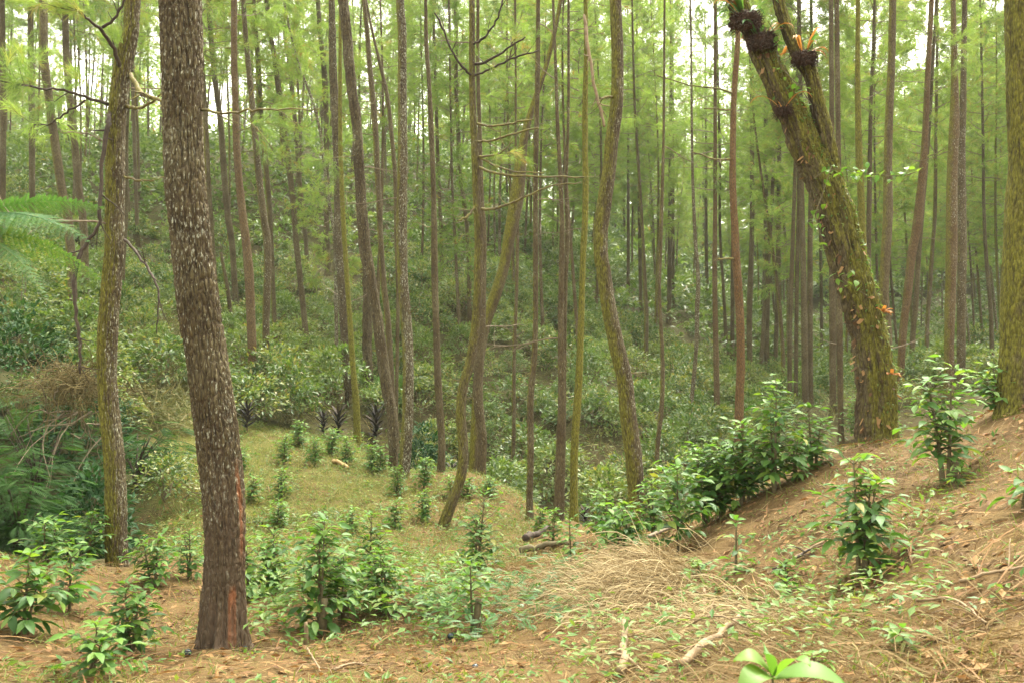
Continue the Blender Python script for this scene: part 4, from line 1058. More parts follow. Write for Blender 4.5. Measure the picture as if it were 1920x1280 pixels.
coffee('broad big-leaved coffee plant on a bare stem below the bank row', 1272, 1038, 878, 150, O_, .15, 1, 20, leaf=.17, first=.28)
coffee('spindly knee-high coffee seedling alone on the slope', 1380, 1082, 975, 55, O_, .2, 1, 21, leaf=.12, dense=.6)
coffee('lower coffee shrub in the bank row, behind the broad one', 1325, 985, 838, 130, 'stuff', .2, 2, 22, leaf=.155, dense=1.2)
coffee('tall coffee shrub in the bank row with yellowing twigs', 1395, 945, 795, 130, 'stuff', .2, 3, 23, leaf=.15, dense=1.2)
coffee('tallest coffee shrub at the top of the bank row', 1452, 925, 722, 125, O_, .3, 2, 24, leaf=.155)
coffee('coffee shrub filling the middle of the bank row', 1358, 965, 850, 120, 'stuff', .2, 3, 25, leaf=.15, dense=1.2)
coffee('dark-stemmed coffee plant left of the huge leaning tree', 1524, 882, 765, 85, O_, .4, 2, 26, leaf=.135)
coffee('light coffee plant at the foot of the huge leaning tree', 1608, 828, 752, 75, 'stuff', .6, 2, 27, leaf=.13)
coffee('fullest coffee plant on the right bank, bright crown above a cut dark stem', 1777, 908, 690, 165, O_, .5, 3, 28, leaf=.15, cut=.22, first=.3)
coffee('coffee plant alone on the brown slope with stake-like stems', 1612, 1088, 866, 155, O_, .15, 3, 29, leaf=.15, first=.3)
coffee('coffee sprig entering at the right edge of the slope', 1915, 955, 885, 110, O_, .1, 1, 30, leaf=.14)
coffee('pale coffee plant in front of the thick pine at the right edge', 1876, 775, 690, 95, O_, .4, 2, 31, leaf=.14)
coffee('coffee shrub low on the bank between row and leaning tree', 1490, 905, 815, 90, 'stuff', .3, 2, 32, leaf=.14)
coffee('coffee plant low in front of the bowed pine foot', 1135, 1015, 925, 95, 'stuff', .4, 2, 33, leaf=.13)
coffee('coffee plant right of the foot of the bowed pine', 1228, 1010, 905, 80, 'stuff', .2, 2, 34, leaf=.14)
for k, (px, py, tp, lb) in enumerate([(532, 868, 825, 'upper left'), (590, 870, 830, ''), (648, 868, 830, ''), (698, 886, 845, ''), (714, 886, 848, ''), (793, 915, 868, ''), (798, 977, 930, ''), (740, 990, 950, ''), (525, 932, 890, ''), (468, 942, 905, ''), (520, 986, 950, ''), (560, 838, 800, ''), (1012, 1000, 965, ''), (920, 930, 905, ''), (875, 930, 905, ''), (660, 1000, 965, ''), (600, 1030, 985, ''), (848, 935, 905, ''), (620, 850, 815, ''), (400, 905, 870, ''), (455, 880, 850, '')]):
    coffee('knee-high coffee seedling dotted over the cleared mossy mound', px, py, tp - 8, 46, 'stuff', .5, 2, 60 + k, 'coffee_seedling', 'seedling', .12, group='coffee seedlings on the mound', dense=1.5, first=.2)
coffee('darker compact seedling at the foot of the lichened mound pine', 745, 926, 876, 42, 'stuff', .0, 2, 90, 'coffee_seedling', 'seedling', .1, dense=1.6, first=.1)

# ================================================================== LEFT GULLY: feathery shrubs, dark leaves, tree fern
def spray_tpl(np_=15):
    V, T = [], []
    for k in range(np_):
        x = .08 + .9 * k / np_; L = .26 * math.sin(PI * (.18 + .78 * (1 - k / np_))) ; 
        for sg in (-1, 1):
            i = len(V); z = -.16 * x * x
            V += [(x, 0, z), (x + .030 + L * .2, sg * L * .5, z - .012), (x + L * .35, sg * L, z - .05), (x - .012 + L * .12, sg * L * .5, z - .012)]
            T += [(i, i + 1, i + 2), (i, i + 2, i + 3)]
    return np.array(V, float), np.array(T)
SPR = spray_tpl()
def feathery(label, px, Y, top, wid, n, seed, m=M_FEATHER, lean=(0, 0)):
    b = on(px, Y); h = (proj(b)[1] - top) / F * Y; w = wid / 2 / F * Y; rg = np.random.default_rng(seed)
    t = thing('feathery_shrub', label, 'shrub', b)
    BA = Acc(); P = []; D = []
    for k in range(16):
        a = rg.uniform(0, 6.28); e = np.array([math.cos(a) * w * rg.uniform(.3, .8) + lean[0], math.sin(a) * w * .8 * rg.uniform(.3, .8) + lean[1], h * rg.uniform(.5, .95)])
        S = spline([(0, 0, -.1), e * [.25, .25, .5], e], 10); BA.add(*tube(S * .8, np.linspace(.03, .006, 10), 5))
        for q in range(n // 16):
            f = rg.uniform(.35, 1); pp = S[int(f * 9)]
            d0 = norm(np.array([e[0] - lean[0], e[1] - lean[1], 0]) + rg.normal(0, w * .8, 3) * [1, 1, 0]); 
            pp = pp + d0 * rg.uniform(0, .45) * w + np.array([0, 0, rg.uniform(-.25, .12) * h]); P.append(pp); D.append(d0 + np.array([0, 0, rg.uniform(-.35, .25)]))
    P, D = np.array(P), np.array(D)
    V, T = scatter(SPR, frames(D, np.array([0, 0, 1.]) + rg.normal(0, .25, P.shape)), P, rg.uniform(.2, .42, len(P)))
    link('branches', BA.build('branches', M_DARKTWIG, True), t)['kind'] = 'stuff'
    link('foliage', Acc().add(V, None, T, np.repeat(rg.uniform(0, .95, len(P)), 1)).build('foliage', m), t)['kind'] = 'stuff'
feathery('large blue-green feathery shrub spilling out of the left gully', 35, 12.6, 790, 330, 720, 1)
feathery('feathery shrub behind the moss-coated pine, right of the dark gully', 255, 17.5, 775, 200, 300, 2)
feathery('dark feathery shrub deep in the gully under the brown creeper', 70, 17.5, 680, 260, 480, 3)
def darkshrub(label, px, Y, top, wid, ncl, seed, m=M_DARKLEAF, ls=.16, cat='shrub', name='shrub'):
    b = on(px, Y); h = (proj(b)[1] - top) / F * Y; w = wid / 2 / F * Y
    lv, wd = bush_mesh(seed, ncl, 18, max(h, .4), w, ls)
    t = thing(name, label, cat, b)
    link('stems', wd.build('stems', M_STEM), t)['kind'] = 'stuff'; link('foliage', Acc().add(lv[0], None, lv[1], lv[2]).build('foliage', m), t)['kind'] = 'stuff'
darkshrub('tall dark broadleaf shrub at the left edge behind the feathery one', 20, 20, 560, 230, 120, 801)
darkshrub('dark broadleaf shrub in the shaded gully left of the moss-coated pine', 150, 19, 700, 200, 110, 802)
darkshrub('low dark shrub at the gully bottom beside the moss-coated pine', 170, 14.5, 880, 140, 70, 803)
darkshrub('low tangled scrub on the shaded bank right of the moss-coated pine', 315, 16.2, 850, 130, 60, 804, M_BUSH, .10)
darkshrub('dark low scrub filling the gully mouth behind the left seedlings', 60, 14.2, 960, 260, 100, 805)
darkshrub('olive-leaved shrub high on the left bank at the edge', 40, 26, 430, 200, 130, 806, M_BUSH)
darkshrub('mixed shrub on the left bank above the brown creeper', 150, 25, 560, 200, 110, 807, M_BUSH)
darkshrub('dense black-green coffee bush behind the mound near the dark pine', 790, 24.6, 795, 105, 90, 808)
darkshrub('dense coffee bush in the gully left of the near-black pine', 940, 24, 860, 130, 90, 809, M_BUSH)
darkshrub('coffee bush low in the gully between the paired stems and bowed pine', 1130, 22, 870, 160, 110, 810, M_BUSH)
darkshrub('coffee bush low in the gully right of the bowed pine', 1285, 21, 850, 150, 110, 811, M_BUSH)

# brown dead creeper hanging over the gully
t = thing('dead_creeper', 'curtain of brown dead creeper hanging beside the moss-coated pine', 'creeper', on(140, 15.5)); b0 = np.array(t.location)
a = Acc(); rg = np.random.default_rng(41)
for k in range(520):
    p0 = pt(rg.normal(135, 38), rg.uniform(690, 760), 15.5 + rg.normal(0, .35)); L = rg.uniform(.4, 1.1)
    S = limb(rg, p0 - b0, (rg.normal(0, .7), rg.normal(0, .5), rg.uniform(-.2, .6)), L, 0, 2.4, 8, .25)
    a.add(*tube(S, np.linspace(.007, .003, 8), 3, False)[:2], None, rg.uniform(0, 1))
    
link('strands', a.build('strands', M_CREEP), t)['kind'] = 'stuff'
a = Acc()
for k in range(14):
    S = limb(rg, pt(rg.normal(140, 30), 770, 15.5) - b0, (rg.normal(0, .5), rg.normal(0, .3), -.5), 1.6, 0, .4, 9, .3); a.add(*tube(S, np.linspace(.016, .006, 9), 4))
link('vines', a.build('vines', M_TWIG), t)['kind'] = 'stuff'

# tree fern fronds
def frond_mesh(seed, L=1.9, wd=.42, npn=30, m=M_FERN, arch=.5):
    rg = np.random.default_rng(seed); A1, A2 = Acc(), Acc()
    xs = np.linspace(0, 1, npn); P = np.stack([xs * L, .05 * np.sin(xs * 3), .35 * L * arch * (np.sin(xs * 2.2) - .9 * xs ** 2)], -1)
    A1.add(*tube(P, np.linspace(.011, .002, npn), 5)); PP, DD, SS = [], [], []
    for k in range(2, npn):
        f = k / npn; pl = wd * math.sin(PI * min(1, f * .86 + .17)) ** .8 * (1 - .15 * f) + .03
        td = norm(P[k] - P[k - 1])
        for sg in (-1, 1):
            dv = norm(np.array([.35, sg, -.25 + rg.normal(0, .05)])); 
            nl = max(4, int(pl / .024))
            A1.add(*tube(np.array([P[k], P[k] + dv * pl * .5 - [0, 0, .01], P[k] + dv * pl - [0, 0, pl * .12]]), [.003, .002, .001], 3, False)[:2])
            for q in range(nl):
                g = (q + .5) / nl; c = P[k] + dv * pl * g - np.array([0, 0, pl * .12 * g * g])
                side = norm(np.cross(dv, [0, 0, 1.]))
                for s2 in (-1, 1):
                    PP.append(c); DD.append(side * s2 + dv * .4 + [0, 0, -.12]); SS.append(.055 * (1 - .7 * g) * (.5 + pl))
    V, T = scatter(LEAF2, frames(np.array(DD), np.array([0, 0, 1.]) + rg.normal(0, .1, (len(DD), 3))), np.array(PP), np.array(SS) * 1.3)
    A2.add(V, None, T, rg.uniform(0, .6, len(PP)))
    return A1.build('rachis', M_FERN, True), A2.build('leaflets', m)
FR = [frond_mesh(s, 1.9, .42) for s in (1, 2, 3)]
def put_frond(t, loc, dirv, roll=0., s=1., fr=None):
    r_, l_ = fr or FR[rnd.randrange(3)]
    o = link('frond', r_, t, loc); M = frames(np.array([dirv]), np.array([[0, 0, 1.]]))[0]
    q = Matrix([list(M[i]) for i in range(3)]).to_quaternion() @ Matrix.Rotation(roll, 3, 'X').to_quaternion()
    o.rotation_mode = 'QUATERNION'; o.rotation_quaternion = q; o.scale = (s, s, s)
    link('leaflets', l_, o)['kind'] = 'stuff'
    return o
c = pt(-110, 425, 6.4); g = on(-110, 6.4)
t = thing('tree_fern', 'tree fern reaching in from the left edge with arching fronds', 'tree fern', g)
S = np.array([(0, 0, -.2), (.03, 0, (c[2] - g[2]) * .5), tuple(c - g)]); link('trunk', Acc().add(*tube(spline(S, 20), .09, 12)).build('trunk', M_FIBRE, True), t)
for k, (dx, dy, dz, roll, s) in enumerate([(1, -.15, -.10, .5, .60), (.95, .25, -.30, -.5, .58), (1, .3, .22, -.35, .56), (.6, -.8, -.1, .2, .5), (.5, .9, .1, 0, .6), (-.6, .7, .1, 0, .6), (-.9, -.2, 0, 0, .6), (-.3, -.9, .1, 0, .6), (.9, -.1, -.55, .3, .5)]):
    o = put_frond(t, c - g, (dx, dy, dz), roll, s * 1.02)
    if k == 2: o['label'] = 'older yellowing frond'
def fern_clump(label, px, py, Y, n, s, name='fern', loc=None, cat='fern', seed=0, up=.55):
    g = loc if loc is not None else on(px, Y); t = thing(name, label, cat, g)
    for k in range(n):
        a = k * 2.4 + rnd.random(); put_frond(t, (0, 0, .05), (math.cos(a), math.sin(a), up + rnd.uniform(-.2, .3)), 0, s * rnd.uniform(.75, 1.1))
for lb, px, Y, n, s in [('large dark fern clump high on the slope beside the near-black pine', 785, 47, 9, 1.3), ('bright fern clump behind the shaggy pine', 750, 31.5, 8, .9), ('fern clump among bushes left of the shaggy pine foot', 700, 31, 7, .8), ('pale fern by the leaning broken trunk', 925, 24.5, 6, .5), ('fern on the left bank behind the moss-coated pine', 250, 34, 7, .8), ('small fern in the shade below the tree fern', 30, 20, 8, .8)]:
    fern_clump(lb, px, 0, Y, n, s)

# dark strap-leaved plants
def cordyline(px, py, hpx, label, Y=None):
    b = on(px, Y) if Y else hit(px, py); h = hpx / F * b[1]; t = thing('cordyline', label, 'plant', b)
    rg = np.random.default_rng(int(px)); link('stem', Acc().add(*tube(np.array([(0, 0, -.05), (.01, 0, h * .4), (.0, .01, h * .8)]), [.02, .016, .012], 6)).build('stem', M_STEM), t)
    for k in range(38):
        f = .15 + .75 * k / 38; a = k * 2.4; L = h * rg.uniform(.38, .58)
        d0 = np.array([math.cos(a), math.sin(a), .25 + 1.0 * f]); P = limb(rg, (0, 0, h * f * .85), d0, L, 0, 1.0, 5, .04)
        sd = norm(np.cross(norm(d0), [0, 0, 1.])) * L * .085; wv = np.array([.5, 1, .9, .55, .05])[:, None]
        V = np.concatenate([P - sd * wv, P + sd * wv]); Q = [[i, i + 5, i + 6, i + 1] for i in range(4)]
        link('leaf', Acc().add(V, Q, None, rg.uniform(0, 1)).build('leaf', M_CORDY, True), t)
cordyline(463, 812, 62, 'dark strap-leaved plant below the reddish-topped pine')
cordyline(634, 822, 62, 'dark strap-leaved plant beside the mossy slender pine, right of two')
cordyline(606, 818, 50, 'dark strap-leaved plant beside the mossy slender pine, left of two')
cordyline(705, 832, 72, 'black strap-leaved plant between mossy slender pine and shaggy pine')
cordyline(848, 890, 55, 'dark strap-leaved plant right of the near-black pine', 23.5)
cordyline(1097, 965, 45, 'dark strap-leaved plant right of the yellow-mossed pine', 19)

# ================================================================== EPIPHYTES on the leaning tree
def strap_leaf(P, w, r=0.):
    P = np.asarray(P); n = len(P); t = norm(np.gradient(P, axis=0)); sd = norm(np.cross(t, np.broadcast_to([.1, -.3, 1.], t.shape)))
    prof = np.sin(np.linspace(.25, PI - .02, n))[:, None] ** .7 * w / 2
    V = np.concatenate([P - sd * prof, P + np.array([0, 0, -.01]), P + sd * prof]); Q = [[i, i + n, i + n + 1, i + 1] for i in range(n - 1)] + [[i + n, i + 2 * n, i + 2 * n + 1, i + n + 1] for i in range(n - 1)]
    return V, Q
def root_ball(rg, c, rx, ry, rz, n=900):
    th = np.linspace(0, 2 * PI, 26, endpoint=False); ph = np.linspace(-PI / 2, PI / 2, 16); A, B = np.meshgrid(th, ph)
    D = np.stack([np.cos(B) * np.cos(A), np.cos(B) * np.sin(A), np.sin(B)], -1).reshape(-1, 3)
    s = np.array([1 + .45 * noise.fractal(tuple(v * 2.2 + c), .8, 2.1, 4) for v in D])[:, None]
    V = c + D * s * [rx, ry, rz]; i, j = np.meshgrid(np.arange(15), np.arange(26), indexing='ij'); k = (j + 1) % 26
    return V, np.stack([i * 26 + j, i * 26 + k, (i + 1) * 26 + k, (i + 1) * 26 + j], -1).reshape(-1, 4)
def epiphyte(label, px, py, dY, r, green, orange, seed, hang=40):
    c = pt(px, py, Ys + dY); t = thing('epiphyte_fern', label, 'fern', c); rg = np.random.default_rng(seed); z = np.zeros(3)
    link('root_mass', Acc().add(*root_ball(rg, z, r * .95, r * .75, r * .6)).build('root_mass', M_FIBRE), t)
    a = Acc()
    for k in range(hang * 7):
        an = rg.uniform(0, 6.28); S = limb(rg, (math.cos(an) * r * .8, math.sin(an) * r * .6, rg.uniform(-.6, .5) * r), (math.cos(an), math.sin(an), rg.uniform(-.6, .5)), rg.uniform(.05, .13), 0, 1.8, 6, .5)
        a.add(*tube(S, np.linspace(.006, .002, 6), 3, False)[:2], None, rg.uniform(0, 1))
    link('roots', a.build('roots', M_FIBRE), t)['kind'] = 'stuff'
    for k in range(green + orange):
        an = rg.uniform(0, 6.28); L = rg.uniform(.28, .5); P = limb(rg, (math.cos(an) * r * .5, math.sin(an) * r * .4, r * .5), (math.cos(an), math.sin(an), rg.uniform(.6, 1.6)), L, 0, 1.5, 8, .05)
        V, Q = strap_leaf(P, rg.uniform(.05, .08) if k < green else rg.uniform(.03, .05)); me = Acc().add(V, Q, None, rg.uniform(0, 1)).build('leaf', M_FERN if k < green else M_ORANGE, True)
        o = link('leaf', me, t)
        if k >= green: o['label'] = 'dry orange leaf'
epiphyte('dark root clump with green strap leaves near the top of the leaning tree', 1398, 40, -.25, .2, 18, 3, 1, 70)
epiphyte('ragged dark root clump lower on the leaning tree, orange dead leaves', 1428, 78, -.2, .17, 5, 10, 2, 80)
epiphyte('round root clump with orange fern on the second limb', 1508, 110, -.3, .15, 1, 12, 3, 50)
epiphyte('small brown root tuft halfway down the leaning trunk', 1468, 208, -.22, .08, 0, 4, 4, 30)
# creeper with bright leaves over the trunk
def creeper(label, pts_, n, seed, ls=.1, name='creeper'):
    P = np.array([pt(x, y, Ys + dy) for x, y, dy in pts_]); t = thing(name, label, 'creeper', P[0]); S = spline(P, 40) - P[0]
    link('vine', Acc().add(*tube(S, .006, 5)).build('vine', M_STEM), t); rg = np.random.default_rng(seed)
    for k in range(n):
        q = S[rg.integers(0, 40)] + rg.normal(0, .05, 3); M = frames(rg.normal(0, 1, (1, 3)) * [1, 1, .4] + [[0, -.3, -.2]])[0]; s = ls * rg.uniform(.6, 1.2)
        o = link('leaf', YLEAVES[rg.integers(4)], t); m4 = Matrix.Identity(4)
        for i in range(3):
            for j in range(3): m4[i][j] = M[i, j] * s * (1.5 if j == 1 else 1)
            m4[i][3] = q[i]
        o.matrix_basis = m4
creeper('bright green creeper across the middle of the leaning trunk', [(1525, 335, -.45), (1550, 320, -.45), (1580, 318, -.45), (1610, 325, -.5), (1640, 328, -.5), (1690, 330, -.5), (1720, 322, -.5)], 46, 1)
creeper('creeper trailing down the left flank of the leaning trunk', [(1560, 310, -.45), (1540, 370, -.5), (1530, 400, -.52), (1535, 430, -.52), (1545, 455, -.5)], 26, 2, .09)
creeper('light creeper climbing near the foot of the leaning trunk', [(1600, 505, -.5), (1590, 515, -.5), (1580, 522, -.5), (1625, 555, -.5)], 12, 3, .1)
creeper('creeper leaves between the two limbs of the leaning tree', [(1440, 40, -.3), (1455, 70, -.3), (1462, 120, -.3), (1500, 165, -.35), (1520, 195, -.35)], 26, 4, .09)
for px, py, dy, lb in [(1656, 585, -.42, 'orange bracket leaf tuft on the right flank of the leaning trunk'), (1672, 700, -.42, 'orange leaf tuft low on the leaning trunk')]:
    c = pt(px, py, Ys + dy); t = thing('orange_fern', lb, 'fern', c); rg = np.random.default_rng(int(py))
    for k in range(7):
        V, Q = strap_leaf(limb(rg, (0, 0, 0), (rg.normal(.3, .6), -.6, rg.uniform(-.2, .8)), .13, 0, 1.2, 6, .1), .045); link('leaf', Acc().add(V, Q, None, rg.uniform(0, 1)).build('leaf', M_ORANGE, True), t)

# ================================================================== GROUND LITTER, GRASS, WEEDS
def fan(n, y0, y1, pw=1.0, u0=-.64, u1=.64):
    y = y0 + (y1 - y0) * rng.uniform(0, 1, n) ** pw; return rng.uniform(u0, u1, n) * y, y
def visible_ground(x, y):
    u = x / y
    return ~((u < -.42) & (y > 11.8) & (y < 24))
def lay(name, label, n, y0, y1, tpl, L0, L1, m, pw=1.0, tilt=.12, lift=.012, prob=None, wid=1.0, dirx=None):
    x, y = fan(n, y0, y1, pw); ok = visible_ground(x, y)
    if prob is not None: ok &= rng.uniform(0, 1, n) < prob(x, y)
    x, y = x[ok], y[ok]; k = len(x); z = H(x, y); nr = gnormal(x, y)
    D = rng.normal(0, 1, (k, 3)); D -= (D * nr).sum(-1, keepdims=True) * nr; D = norm(D) + nr * np.abs(rng.normal(0, tilt, k))[:, None]
    s = rng.uniform(L0, L1, k); V, Fc = scatter(tpl, frames(D, nr + rng.normal(0, .35, (k, 3))), np.stack([x, y, z + lift + rng.uniform(0, .03, k)], -1), np.stack([s, s * wid, s], -1))
    a = Acc(); a.add(V, None, Fc, rng.uniform(0, 1, k))
    return tag(link(name, a.build(name, m)), label, kind='stuff')
STRAW = (np.array([[0, .012, 0], [0, -.012, 0], [.5, -.012, .04], [.5, .012, .04], [1, 0, 0]]), np.array([[0, 1, 2], [0, 2, 3], [3, 2, 4]]))
def patch(f, lo, hi, sd):
    def g(x, y):
        v = np.array([noise.fractal((a * f, b * f, sd), .8, 2.1, 3) for a, b in zip(x, y)]); return smooth(lo, hi, v)
    return g
lay('pine_straw', 'fallen brown pine needles strewn over the forest floor', 44000, 3.2, 23, STRAW, .06, .16, M_STRAW, .9, .10, .012)
lay('dead_leaves', 'curled dead leaves on the forest floor', 7000, 3.4, 16, LEAF2, .05, .12, M_BROWNLEAF, .9, .2, .015)
lay('short_grass', 'thin yellow-green grass and moss tufts on the forest floor', 56000, 3.4, 24, (BLADE[0] * [1, 1.8, 1], BLADE[1]), .05, .14, M_GRASS, .9, .9, .0, patch(.8, -.45, .25, 1.), 1.0)
lay('small_weeds', 'small green weeds sprouting from the forest floor', 30000, 3.4, 24, LEAF2, .035, .09, M_WEED, .9, .55, .02, patch(.9, -.1, .5, 5.))
def moundreg(n):
    y = rng.uniform(12.5, 24, n * 2); u = rng.uniform(300, 1000, n * 2); return ((u - 960) / F * y)[:n], y[:n]
cover('mound_grass', 'fine yellow-green grass over the cleared mound', 7000, moundreg, BLADE, .16, M_GRASS, (.0, .03), 5, .07, 1.2)
cover('mound_weeds', 'small leafy weeds dotted over the cleared mound', 1500, moundreg, LEAF2, .075, M_WEED, (.01, .10), 7, .07, .6)
def terrace(n):
    u = rng.uniform(410, 640, n); y = 15.4 + (u - 410) / 230 * .9 + rng.normal(0, .08, n); return (u - 960) / F * y, y
cover('terrace_weeds', 'dark line of low weeds along a terrace edge across the cleared mound', 75, terrace, LEAF2, .08, M_BUSH, (.0, .08), 8, .12, .4)
def thick(n):
    y = rng.normal(9.9, .9, n * 2); u = rng.uniform(470, 900, n * 2); return ((u - 960) / F * y)[:n], y[:n]
cover('thicket_weeds', 'low weeds and ferny herbs under the middle coffee thicket', 230, thick, LEAF2, .10, M_WEED, (.02, .4), 9, .12, .6)
def thick2(n):
    y = rng.normal(9.3, .8, n * 2); u = rng.uniform(780, 1120, n * 2); return ((u - 960) / F * y)[:n], y[:n]
cover('ferny_herbs', 'light ferny herbs around the swept straw heap', 230, thick2, SPR, .12, M_FERN, (.05, .25), 3, .15, .5, .6)

CLOD = (np.array([[.5, 0, 0], [0, .45, .05], [-.5, .05, 0], [0, -.5, 0], [.05, 0, .34], [0, 0, -.2]]), np.array([[0, 1, 4], [1, 2, 4], [2, 3, 4], [3, 0, 4], [1, 0, 5], [2, 1, 5], [3, 2, 5], [0, 3, 5]]))
M_CLOD = simple('soil_clod', [(.3, (.05, .03, .014)), (.7, (.17, .10, .042))], 30)
lay('soil_clods', 'crumbled clods of soil and bark bits on the forest floor', 6500, 3.4, 13, CLOD, .015, .06, M_CLOD, .9, .2, .0, patch(.7, -.2, .4, 9.))
lay('twig_litter', 'broken thin twigs on the forest floor', 2600, 3.4, 18, STRAW, .15, .5, M_BROWNLEAF, .9, .08, .02)
# dry brush heaped in the centre and along the bottom right
def brush(name, label, spec, seed, m=None):
    rg = np.random.default_rng(seed); a = Acc()
    for px, py, spx, spy, n, hgt, L, ang in spec:
        Yc = hit(px, py)[1]
        for k in range(n):
            u, v = rg.normal(px, spx), rg.normal(py, spy)
            if v < 960: continue
            b = on(u, np.clip(Yc + (py - v) * .017, 3.6, 13)); f = math.exp(-((u - px) / (1.3 * spx)) ** 2 - ((v - py) / (1.3 * spy)) ** 2)
            b = b + [0, 0, hgt * f * rg.uniform(.1, 1)]; th = rg.normal(ang, 1.15)
            S = limb(rg, b, (math.cos(th), math.sin(th), rg.normal(.12, .25)), L * rg.uniform(.4, 1.3), 0, .9, 6, .16); S[:, 2] = np.maximum(S[:, 2], b[2] - .12 - hgt * f * .4)
            w = rg.uniform(.0013, .0032); sd = np.array([0, 0, 1.]) * w + norm(np.cross(S[-1] - S[0], [0, 0, 1.])) * w * .6
            V = np.concatenate([S - sd, S + sd]); a.add(V, [[i, i + 6, i + 7, i + 1] for i in range(5)], None, rg.uniform(0, 1))
    return tag(link(name, a.build(name, m or M_STRAW)), label, kind='stuff')
brush('straw_heap', 'heap of dry straw-coloured stalks in the middle foreground',
      [(1205, 1125, 62, 24, 3200, .48, .5, 2.6), (1080, 1105, 70, 30, 900, .2, .42, 2.4), (1370, 1180, 80, 26, 900, .16, .45, 2.8), (940, 1080, 60, 25, 420, .16, .4, .5)], 1, M_HEAP)
brush('dry_brush', 'dry grass stalks and pine straw along the bottom right',
      [(1500, 1245, 150, 30, 700, .08, .35, 2.9), (1800, 1255, 100, 30, 500, .08, .38, .4), (1230, 1235, 100, 25, 500, .08, .36, 2.6)], 2)
cover('heap_weeds', 'green weeds growing through the dry straw', 150, lambda n: (((rng.uniform(1050, 1800, n) - 960) / F * (yq := rng.uniform(5.0, 8.2, n))), yq), LEAF2, .075, M_WEED, (.05, .3), 8, .08, .6)

# ------------------------------------------------------------------ sticks, logs, stakes
def stick(label, pts_, r, m=M_DRYWOOD, name='dead_branch', cat='branch', lift=.03, Ylist=None, twig=2):
    P = np.array([hit(x, y) + [0, 0, lift + dz] for x, y, dz in pts_]); b = P[0].copy(); t = thing(name, label, cat, b); rg = np.random.default_rng(int(pts_[0][0]))
    S = spline(P, 14) - b; S[1:-1] += rg.normal(0, r * .25, (12, 3))
    link('stem', Acc().add(*tube(S, np.linspace(r, r * .6, 14) * (1 + rg.normal(0, .06, 14)), 9)).build('stem', m, True), t)
    for k in range(twig):
        i = rg.integers(4, 12); T = limb(rg, S[i], rg.normal(0, 1, 3) * [1, 1, .3] + [0, 0, .3], rg.uniform(.15, .4), 0, .4, 5, .15); link('twig', Acc().add(*tube(T, np.linspace(r * .4, .003, 5), 5)).build('twig', m, True), t)
stick('mossy fallen log lying beside the small coffee plants in the centre', [(975, 1045, .05), (1020, 1035, .05), (1065, 1030, .04)], .055, M_STEM, 'fallen_log', 'log', .05, twig=0)
stick('thicker rotten log behind the mossy fallen log', [(985, 1022, .06), (1030, 1005, .08)], .06, M_DARKTWIG, 'fallen_log', 'log', .06, twig=0)
stick('long pole lying up the slope behind the umbrella-shaped coffee plant', [(1180, 1040, .05), (1250, 1005, .07), (1310, 975, .06)], .028, M_TWIG)
stick('pale thick stick lying diagonally in the straw at the bottom', [(1275, 1275, .06), (1340, 1230, .1), (1400, 1190, .12)], .028)
stick('short pale stick standing out of the straw right of the heap', [(1322, 1160, .02), (1320, 1122, .05)], .024)
stick('reddish bare stick lying level right of the straw heap', [(1310, 1160, .14), (1390, 1162, .14), (1450, 1166, .12)], .018, M_MOSSTWIG)
stick('flattened pale branch lying under the reddish stick', [(1330, 1178, .1), (1385, 1176, .1)], .03)
stick('slim yellow stalk arching over the bottom straw', [(1290, 1205, .1), (1350, 1228, .22), (1430, 1215, .05)], .008)
stick('thin dry stick on the upper right slope', [(1440, 1085, .01), (1500, 1052, .02), (1545, 1022, .01)], .014)
stick('thin pale stick on the lower right slope', [(1720, 1140, .02), (1790, 1150, .05), (1850, 1185, .02)], .01)
stick('long thin stick near the right edge', [(1800, 1105, .02), (1860, 1095, .04), (1919, 1080, .02)], .012)
stick('crooked dark stick left of the slope plant', [(1450, 1080, .02), (1490, 1060, .03), (1520, 1040, .02)], .016, M_DARKTWIG)
stick('forked twig lying in front of the tallest thicket plant', [(575, 1222, .01), (590, 1250, .02), (600, 1268, .01)], .010)
stick('flat pale stick lying at the bottom left of the middle', [(625, 1266, .01), (650, 1258, .02), (680, 1252, .01)], .014)
stick('sawn yellow log piece lying on the cleared mound', [(624, 870, .02), (640, 876, .02), (652, 882, .02)], .055, M_CUTWOOD, 'cut_log', 'log', .06, twig=0)
stick('mossy log lying behind the coffee bank row', [(1460, 888, .03), (1505, 878, .03)], .06, M_DRYWOOD, 'fallen_log', 'log', .05, twig=0)
stick('pale stalk lying in the shade right of the moss-coated pine', [(250, 930, .1), (280, 910, .25), (297, 892, .3)], .012, M_TWIG)
stick('broken stub of branch at the bottom beside the straw', [(1165, 1278, .02), (1172, 1262, .12), (1170, 1240, .25)], .03, M_DRYWOOD)
for px, py, h, r, lb in [(573, 1212, 44, .022, 'short weathered stake left of the tallest thicket plant'), (1408, 905, 40, .03, 'cut stub in the coffee bank row')]:
    b = hit(px, py); H2 = h / F * b[1]; t = thing('stake', lb, 'stake', b); link('post', Acc().add(*tube(np.array([(0, 0, -.1), (.004, 0, H2 * .6), (.0, 0, H2)]), [r, r * .95, r * .7], 9)).build('post', M_DRYWOOD, True), t)
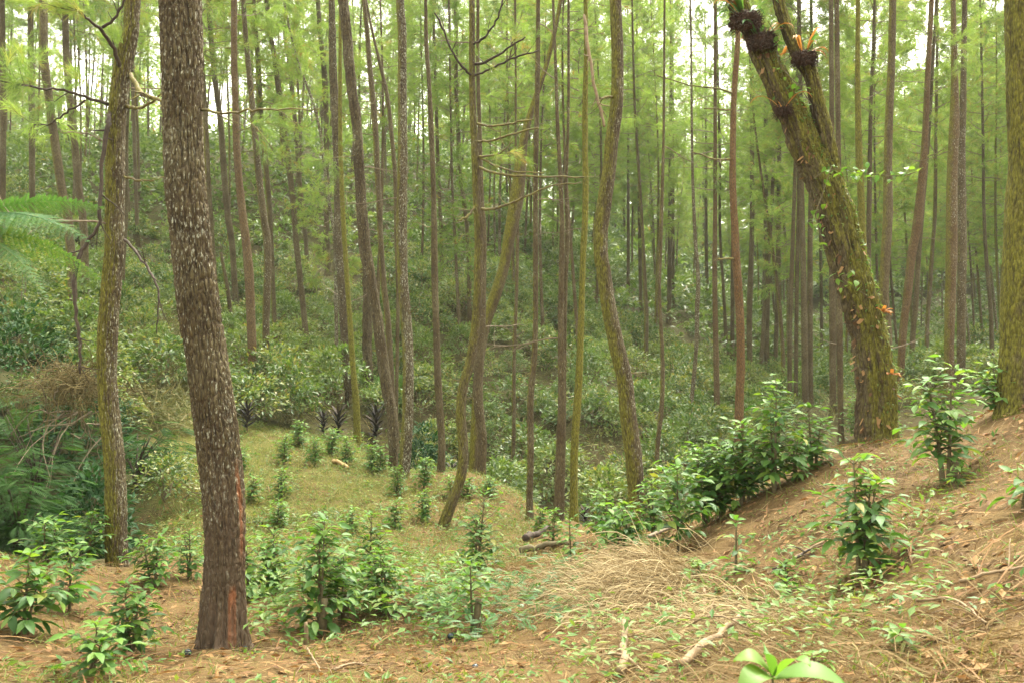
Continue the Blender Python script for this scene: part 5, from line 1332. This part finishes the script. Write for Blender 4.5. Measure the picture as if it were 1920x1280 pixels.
# dark balls on the ground by the stout pine
def ball(px, py, d_px, lb):
    b = hit(px, py); r = d_px / 2 / F * b[1]; th = np.linspace(0, 2 * PI, 24, endpoint=False); ph = np.linspace(-PI / 2, PI / 2, 14); A, B = np.meshgrid(th, ph)
    V = np.stack([np.cos(B) * np.cos(A), np.cos(B) * np.sin(A), np.sin(B)], -1).reshape(-1, 3) * r * np.array([1, 1, .93]); i, j = np.meshgrid(np.arange(13), np.arange(24), indexing='ij'); k = (j + 1) % 24
    t = thing('ball', lb, 'ball', b + [0, 0, r * .8]); link('shell', Acc().add(V, np.stack([i * 24 + j, i * 24 + k, (i + 1) * 24 + k, (i + 1) * 24 + j], -1).reshape(-1, 4)).build('shell', M_BALL, True), t)
    link('stalk', Acc().add(*tube(np.array([(0, 0, r * .8), (.003, 0, r * 1.15)]), [r * .2, r * .15], 8)).build('stalk', M_STEM, True), t)
ball(461, 1219, 16, 'teal-glinting dark ball at the right foot of the stout pine')
ball(352, 1229, 14, 'dark ball at the left foot of the stout pine')
ball(845, 1198, 13, 'dark ball lying left of the cut stake in the middle')
ball(891, 1255, 13, 'dull dark ball lying lowest in the middle foreground')

# big fresh leaves right under the camera's view
g = on(1470, 3.4); t = thing('broadleaf_seedling', 'bright broad-leaved seedling at the bottom edge, nearest of all', 'seedling', g)
tops = [((1380, 1238), (1450, 1262), .12), ((1400, 1232), (1520, 1268), .13), ((1600, 1290), (1450, 1268), .13), ((1380, 1290), (1440, 1270), .1)]
c = pt(1448, 1266, 3.3) - g; link('stem', Acc().add(*tube(np.array([(0, 0, -.05), tuple(c * .5), tuple(c)]), .005, 7)).build('stem', M_STEM, True), t)
for k, (a_, e_, w_) in enumerate([((1450, 1266), (1375, 1236), .09), ((1448, 1262), (1432, 1222), .085), ((1452, 1268), (1590, 1285), .11), ((1450, 1268), (1385, 1295), .10), ((1455, 1262), (1520, 1245), .07)]):
    p0, p1 = pt(*a_, 3.3) - g, pt(*e_, 3.3 - .04 * k) - g; P = np.array([p0 + (p1 - p0) * f + [0, -.02 * math.sin(PI * f), .05 * math.sin(PI * f)] for f in np.linspace(0, 1, 10)])
    V, Q = strap_leaf(P, w_); link('leaf', Acc().add(V, Q, None, .3 + .1 * k).build('leaf', M_YOUNG, True), t)
# a few low sprigs at the right edge of the slope
for k, (px, py, tp, wd, lb) in enumerate([(1790, 915, 882, 80, 'low broad sprig right of the fullest bank plant'), (1535, 1270, 1235, 60, 'small weed clump at the bottom straw'), (1690, 1225, 1190, 90, 'leafy weed on the lower right slope'), (1480, 1085, 1060, 60, 'low weed left of the slope plant'), (1320, 1085, 1060, 90, 'bright low weed at the top edge of the straw heap'), (1480, 1120, 1090, 70, 'weed patch below the slope plant')]):
    coffee(lb, px, py, tp, wd, O_, .9, 1, 200 + k, 'weed_sprig', 'weed', .10, first=.2)

# ================================================================== AIR
hz, nt, out = mat('haze')
pv = N(nt, 'ShaderNodeVolumePrincipled', Density=HAZE); pv.inputs['Color'].default_value = (.93, .97, .90, 1); pv.inputs['Anisotropy'].default_value = .25
nt.links.new(pv.outputs[0], out.inputs['Volume'])
x0, x1, y0, y1, z0, z1 = -200, 200, -18, 276, float(Z2.min()) - 1.0, 56.0
Vh = np.array([(x, y, z) for z in (z0, z1) for x, y in ((x0, y0), (x1, y0), (x1, y1), (x0, y1))])
hb = link('haze', Acc().add(Vh, [[3, 2, 1, 0], [4, 5, 6, 7], [0, 1, 5, 4], [1, 2, 6, 5], [2, 3, 7, 6], [3, 0, 4, 7]]).build('haze', hz))
tag(hb, 'pale forest haze', kind='stuff')
zt = max((o.matrix_world @ Vector(c)).z for o in SC.objects if o.type == 'MESH' and o.name.startswith(('trunk', 'crown')) for c in [o.bound_box[6]])
print('top', zt, 'low', Z2.min())
